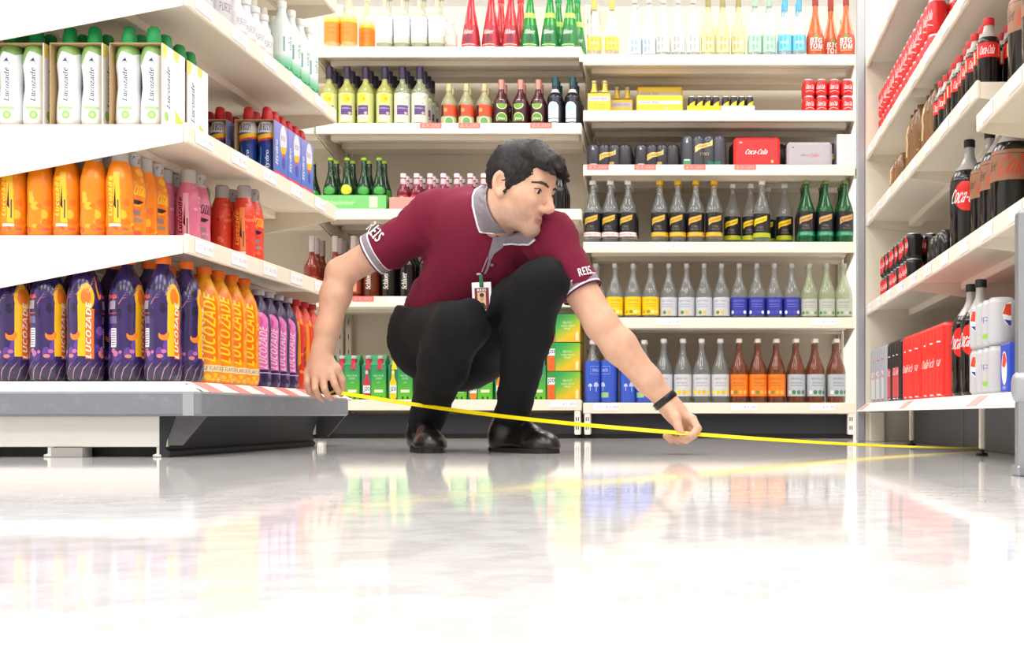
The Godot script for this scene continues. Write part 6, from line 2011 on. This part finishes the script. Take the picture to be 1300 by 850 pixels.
	for lf in leaves:
		var ls := stool()
		var grid := []
		for k3 in (lf[0].size() - 1) * 3 + 1:
			var line := []
			var k0: int = mini(k3 / 3, lf[0].size() - 2)
			var fr: float = k3 / 3.0 - k0
			for j in 6:
				var q: Vector2 = lf[0][k0].lerp(lf[0][k0 + 1], fr).lerp(lf[1][k0].lerp(lf[1][k0 + 1], fr), j / 5.0)
				var p1 := hit(tf, q.x, q.y, 3.0, 3.62)
				var p2 := hit(hf, q.x, q.y, 3.0, 3.62)
				var p := p1 if p1.z > p2.z or lf == leaves[1] else p2
				var up: float = maxf(folds.call(p1, tf.grad(p1)), 0.0) if p == p1 else 0.0
				line.append(p + Vector3(0, 0, [0.009, 0.016, 0.019, 0.018, 0.014, 0.008][j] + up))
			grid.append(line)
		sheet(ls, grid, 0.003)
		part(root, "collar", done(ls), cloth(rgb(138, 132, 140)), back, "grey polo collar")
		var rim := []
		for k in grid.size():
			rim.append(grid[k][5] + Vector3(0, 0, 0.001))
		var ts := stool()
		tube_to(ts, rim, 0.0030, 6)
		part(root, "collar_trim", done(ts), lit(rgb(240, 236, 240), 0.8), back)
	var pg := []
	for e in [[626, 294, 652], [626, 300, 650], [625, 307, 644], [623, 315, 638], [621, 323, 628], [620, 331, 623.5], [618, 340, 621], [615, 348, 617.5]]:
		var line := []
		for j in 3:
			var hp := hit(tf, lerpf(e[0], e[2], j / 2.0), e[1])
			line.append(hp + Vector3(0, 0, 0.004 + maxf(folds.call(hp, tf.grad(hp)), 0.0)))
		pg.append(line)
	var ps := stool()
	sheet(ps, pg, 0.003)
	part(root, "placket", done(ps), cloth(rgb(140, 134, 142)), back)
	for bpx in [Vector2(632, 299), Vector2(625, 337)]:
		var hp := hit(tf, bpx.x, bpx.y) + Vector3(0, 0, 0.006)
		part(root, "button", lathe([Vector2(0, 0.0), Vector2(0.0052, 0.0), Vector2(0.0056, 0.0015), Vector2(0.0042, 0.0026), Vector2(0, 0.002)], 14), lit(rgb(110, 60, 74), 0.4), back * Transform3D(Basis(Vector3.RIGHT, 1.3), hp))

	# ---- trousers
	var hip_l := at(537, 426, 3.70)
	var kn_l := at(586, 414, 3.30)
	var an_l := at(539, 541, 3.60)
	var hip_r := at(610, 430, 3.66)
	var kn_r := at(687, 360, 3.27)
	var an_r := at(650, 534, 3.49)
	var bp := bounds([hip_l, kn_l, an_l, hip_r, kn_r, an_r, pelvis, waist], 0.15)
	bp[0].y = 0.02
	var pf := Field.new(bp[0], bp[1], 0.0095)
	pf.egg(at(572, 430, 3.73), tb, Vector3(0.172, 0.14, 0.15), 0.04)
	pf.egg(at(578, 455, 3.72), Basis(), Vector3(0.165, 0.085, 0.14), 0.05)
	pf.egg(mid.lerp(pelvis, 0.86), tb, Vector3(0.157, 0.13, 0.123), 0.03)
	pf.bone(hip_l, kn_l, 0.104, 0.070, 0.06)
	pf.chain([kn_l, kn_l.lerp(an_l, 0.35) + Vector3(-0.012, 0, -0.01), an_l], [0.066, 0.068, 0.050], 0.03)
	pf.bone(hip_r, kn_r, 0.104, 0.066, 0.06)
	pf.chain([kn_r, kn_r.lerp(an_r, 0.35) + Vector3(-0.008, 0, -0.01), an_r], [0.064, 0.066, 0.050], 0.03)
	pf.cut(waist, level, 0.24)
	pf.cut(an_l, (an_l - kn_l).normalized(), 0.09)
	pf.cut(an_r, (an_r - kn_r).normalized(), 0.09)
	var creases := func(p: Vector3, n: Vector3) -> float:
		var w := 0.0
		for e in [[kn_l, an_l, hip_l], [kn_r, an_r, hip_r]]:
			var d: float = p.distance_to(e[0])
			w += 0.007 * exp(-d * d / 0.02) * sin((p - e[0]).dot((e[1] - e[2]).normalized()) * 95.0 + p.x * 20.0)
		return w + 0.006 * nz.get_noise_3d(p.x * 8, p.y * 11, p.z * 7) + 0.003 * nz.get_noise_3d(p.x * 20 + p.y * 12, p.y * 20, p.z * 18)
	var trousers := fresh()
	pf.net(trousers, creases, none)
	var tm := cloth(rgb(19, 20, 23), 0.8)
	tm.rim = 0.1
	part(root, "trousers", net_mesh(trousers), tm, back, "black trousers")
	# belt
	# ---- shoes
	var soles := [[at(533, 572, 3.67), at(549, 574, 3.395), an_l], [at(628, 572, 3.565), at(703, 575, 3.362), an_r]]
	for e in soles:
		var heel: Vector3 = e[0]
		var toe: Vector3 = e[1]
		heel.y = 0
		toe.y = 0
		var ank: Vector3 = e[2]
		var f := (toe - heel).normalized()
		var lft := Vector3.UP.cross(f)
		var sb := Basis(lft, Vector3.UP, f)
		var len := heel.distance_to(toe)
		var sf := Field.new(bounds([heel, toe, ank], 0.075)[0].max(Vector3(-9, -0.03, -9)), bounds([heel, toe, ank], 0.075)[1], 0.0052)
		var S := func(x: float, y: float, z: float) -> Vector3:
			return heel + sb * Vector3(x, y, z)
		sf.egg(S.call(0, 0.030, 0.044), sb, Vector3(0.036, 0.07, 0.042), 0.02)
		sf.bone(S.call(0, 0.034, 0.05), S.call(0.002, 0.026, len * 0.62), 0.034, 0.036, 0.03)
		sf.egg(S.call(0.004, 0.020, len * 0.74), sb, Vector3(0.046, 0.046, 0.075), 0.02)
		sf.egg(S.call(0.002, 0.018, len - 0.046), sb, Vector3(0.036, 0.034, 0.044), 0.02)
		sf.bone(S.call(0, 0.06, 0.05), S.call(0, 0.115, 0.066).lerp(ank, 0.35), 0.040, 0.040, 0.03)
		sf.bone(S.call(0, 0.105, 0.075), S.call(0, 0.062, len * 0.62), 0.026, 0.022, 0.03)
		sf.cut(Vector3(heel.x, 0.012, heel.z), Vector3.DOWN)
		var shoe := fresh()
		sf.net(shoe, none, none)
		var leather := lit(rgb(15, 15, 17), 0.3)
		leather.clearcoat_enabled = true
		leather.clearcoat = 0.2
		leather.clearcoat_roughness = 0.2
		var sh := part(root, "shoe", net_mesh(shoe), leather, back, "black polished leather lace-up shoe")
		var outline := PackedVector2Array()
		for k in 28:
			var a := TAU * k / 28.0
			var zz := len * 0.5 + cos(a) * len * 0.5
			var ww := lerpf(0.039, 0.050, smoothstep(0.1, 0.7, zz / len)) * pow(absf(sin(a)), 0.55) * signf(sin(a))
			outline.append(Vector2(ww, zz))
		var so := stool()
		extrude_to(so, outline, Transform3D(Basis(lft, f, -Vector3.UP), heel), -0.014, -0.0005)
		part(sh, "sole", done(so), lit(rgb(12, 12, 13), 0.5))
		so = stool()
		box_to(so, Vector3(0, 0.008, 0.03), Vector3(0.056, 0.015, 0.055), 0.004)
		part(sh, "heel", done(so), lit(rgb(12, 12, 13), 0.5), Transform3D(sb, heel))
		for k in 3:
			var lz := len * (0.46 + 0.065 * k)
			var ly := 0.092 - 0.009 * k
			so = stool()
			var cord := []
			for x in [-0.024, -0.014, -0.004, 0.008, 0.018, 0.027]:
				cord.append(surf(sf, S.call(x, ly - 0.05, lz + x * 0.15), Vector3.UP) + Vector3(0, 0.001, 0))
			tube_to(so, cord, 0.0024, 6)
			part(sh, "lace", done(so), lit(rgb(30, 30, 32), 0.9))
	set_meta("shirt_point", hit(tf, 609, 352) + Vector3(0, 0, 0.012))


func eye_to(st: SurfaceTool) -> void:
	# eyeball with the pupil towards +z; colour by a texture that runs from pole to pole
	var prof := []
	for k in 17:
		var a := PI * k / 16.0
		prof.append(Vector2(sin(a) * 0.0125, -cos(a) * 0.0125))
	var tmp := stool()
	lathe_to(tmp, prof, 20)
	st.append_from(tmp.commit(), 0, Transform3D(Basis(Vector3.RIGHT, PI / 2), Vector3.ZERO))


func eye_material() -> StandardMaterial3D:
	var im := paint(8, 128, rgb(214, 204, 198))
	im.r(0, 0.0, 1, 0.15, rgb(58, 40, 30)).r(0, 0.0, 1, 0.07, rgb(8, 8, 8))
	var m := printed(im.tex(), 0.08)
	return m


# white lettering laid on a sleeve between two picture points
func sleeve_text(f: Field, ends: Array, size: float, lift: Callable) -> ArrayMesh:
	var tmesh := TextMesh.new()
	tmesh.text = "REIS"
	tmesh.font = black_font
	tmesh.font_size = 32
	tmesh.pixel_size = 0.01
	tmesh.depth = 0.0
	tmesh.curve_step = 2.0
	var arr := tmesh.get_mesh_arrays()
	var vs: PackedVector3Array = arr[Mesh.ARRAY_VERTEX]
	var ix: PackedInt32Array = arr[Mesh.ARRAY_INDEX]
	var lo := Vector2(1e9, 1e9)
	var hi := -lo
	for p in vs:
		lo = lo.min(Vector2(p.x, p.y))
		hi = hi.max(Vector2(p.x, p.y))
	var a: Vector2 = ends[0]
	var b: Vector2 = ends[1]
	var along := b - a
	var up := Vector2(along.y, -along.x).normalized()
	var out := PackedVector3Array()
	for p in vs:
		var u := (p.x - lo.x) / (hi.x - lo.x)
		var w := (p.y - lo.y) / (hi.y - lo.y) - 0.5
		var q := a + along * u + up * w * size
		var h := hit(f, q.x, q.y)
		var g := f.grad(h)
		out.append(h + g * (maxf(lift.call(h, g), 0.0) + 0.0035))
	var st := stool()
	for k in range(0, ix.size(), 3):
		var p0 := out[ix[k]]
		var p1 := out[ix[k + 1]]
		var p2 := out[ix[k + 2]]
		var n := (p2 - p0).cross(p1 - p0).normalized()
		if n.z < 0:
			n = -n
		for p in [p0, p1, p2]:
			st.set_normal(n)
			st.set_uv(Vector2.ZERO)
			st.add_vertex(p)
	return done(st)


# ---------------------------------------------------------------- tape measure, badge, wristband
func build_small_things() -> void:
	# tape measure: case in one hand, yellow blade drawn across to the far side
	var cpos := at(420, 487, 3.585)
	var t := thing("tape_measure", "yellow tape measure stretched across the aisle from black and yellow case", "tape measure", "", cpos)
	var st := stool()
	var round_case := PackedVector2Array()
	for k in 28:
		var a := TAU * k / 28.0
		round_case.append(Vector2(0.034 * signf(cos(a)) * pow(absf(cos(a)), 0.7), 0.034 * signf(sin(a)) * pow(absf(sin(a)), 0.7)))
	extrude_to(st, round_case, Transform3D(), -0.016, 0.016)
	part(t, "case", done(st), lit(rgb(22, 22, 24), 0.5))
	st = stool()
	var ring := []
	for k in 25:
		ring.append(Vector3(0.026 * cos(TAU * k / 24), 0.026 * sin(TAU * k / 24), 0.0165))
	tube_to(st, ring, 0.0035, 6)
	part(t, "case_ring", done(st), lit(rgb(244, 214, 20), 0.5))
	var a0 := at(432, 498.5, 3.53)
	var a1 := at(866, 549.5, 3.252)
	var a2 := Vector3(0.846, 0.0065, -3.70)
	var pts := []
	for k in 25:
		var f := k / 24.0
		pts.append(a0.lerp(a1, f) - Vector3(0, 0.012 * sin(PI * f), 0))
	for k in range(1, 25):
		var f := k / 24.0
		var p := a1.lerp(a2, f)
		p.y = lerpf(a1.y, a2.y, 1.0 - pow(1.0 - f, 1.5))
		pts.append(p)
	st = stool()
	var wdt := 0.0075
	for k in pts.size() - 1:
		var tw0: float = 0.75 if k < 24 else lerpf(0.75, 0.3, (k - 24) / 23.0)
		var tw1: float = 0.75 if k + 1 < 24 else lerpf(0.75, 0.3, (k - 23) / 23.0)
		var u0 := Vector3(0, sin(tw0), -cos(tw0)) * wdt
		var u1 := Vector3(0, sin(tw1), -cos(tw1)) * wdt
		var th := Vector3(0, 0.0004, 0.0004)
		quad(st, pts[k] - u0 + th, pts[k] + u0 + th, pts[k + 1] + u1 + th, pts[k + 1] - u1 + th)
		quad(st, pts[k + 1] - u1 - th, pts[k + 1] + u1 - th, pts[k] + u0 - th, pts[k] - u0 - th)
	var blade := lit(rgb(250, 226, 20), 0.3)
	part(t, "blade", done(st), blade, Transform3D(Basis(), -cpos))
	st = stool()
	box_to(st, Vector3(0.004, 0.004, 0), Vector3(0.003, 0.02, 0.018), 0.001)
	part(t, "end_hook", done(st), M.tin, Transform3D(Basis(), a2 - cpos))
	# wristband
	var el := at(766, 410, 3.31)
	var wr := at(848, 512, 3.32)
	var ax := (wr - el).normalized()
	var wp := el.lerp(wr, 0.955)
	var sx := ax.cross(Vector3.BACK).normalized()
	var wb := thing("wristband", "black wristband with silver clasp on the man's wrist", "wristband", "", wp)
	wb.basis = Basis(sx, ax, sx.cross(ax))
	part(wb, "band", lathe([Vector2(0.0325, -0.010), Vector2(0.0355, -0.009), Vector2(0.036, 0.0), Vector2(0.0355, 0.009), Vector2(0.0325, 0.010)], 32), lit(rgb(18, 19, 24), 0.3))
	st = stool()
	box_to(st, Vector3(0.0365, 0, 0.004), Vector3(0.005, 0.017, 0.012), 0.0015)
	part(wb, "clasp", done(st), M.tin)
	# name badge with clip
	var top: Vector3 = get_meta("shirt_point")
	top = at(609, 352, -top.z - 0.03)
	var bd := thing("name_badge", "white name badge with maroon photo card on green clip", "badge", "", top)
	bd.rotation = Vector3(-0.08, 0.05, 0.05)
	st = stool()
	box_to(st, Vector3(0.004, -0.058, 0), Vector3(0.054, 0.088, 0.002), 0.0008)
	part(bd, "card", done(st), lit(rgb(244, 242, 244), 0.3))
	var bp := paint(192, 256, rgb(120, 30, 56))
	bp.r(0.1, 0.03, 0.9, 0.17, rgb(120, 30, 56)).t("REIS", 0.5, 0.1, 0.11, Color(0.97, 0.97, 0.97), 0.62, 0.0, 0.0, 2).r(0.2, 0.2, 0.78, 0.84, rgb(226, 196, 150)).e(0.5, 0.46, 0.15, 0.17, rgb(206, 150, 116)).e(0.5, 0.33, 0.16, 0.09, rgb(50, 38, 34)).p([Vector2(0.24, 0.84), Vector2(0.36, 0.68), Vector2(0.62, 0.68), Vector2(0.76, 0.84)], rgb(40, 36, 44)).r(0.2, 0.9, 0.8, 0.92, rgb(190, 120, 140))
	var pm := printed(bp.tex(), 0.3)
	st = stool()
	quad(st, Vector3(-0.016, -0.092, 0.0013), Vector3(-0.016, -0.030, 0.0013), Vector3(0.024, -0.030, 0.0013), Vector3(0.024, -0.092, 0.0013))
	part(bd, "photo_card", done(st), pm)
	st = stool()
	box_to(st, Vector3(0.004, -0.010, 0.003), Vector3(0.011, 0.036, 0.003), 0.001)
	part(bd, "clip", done(st), lit(rgb(16, 96, 62), 0.4))
	st = stool()
	box_to(st, Vector3(-0.002, 0.009, 0.003), Vector3(0.012, 0.006, 0.004), 0.001)
	part(bd, "clip_jaw", done(st), M.tin)
	st = stool()
	var lan := []
	for k in 7:
		var f := k / 6.0
		lan.append(at(lerpf(612, 622, f), lerpf(345, 322, f), -top.z - 0.002) - top)
	tube_to(st, lan, 0.0012, 6)
	part(bd, "cord", done(st), lit(rgb(170, 160, 170), 0.5))
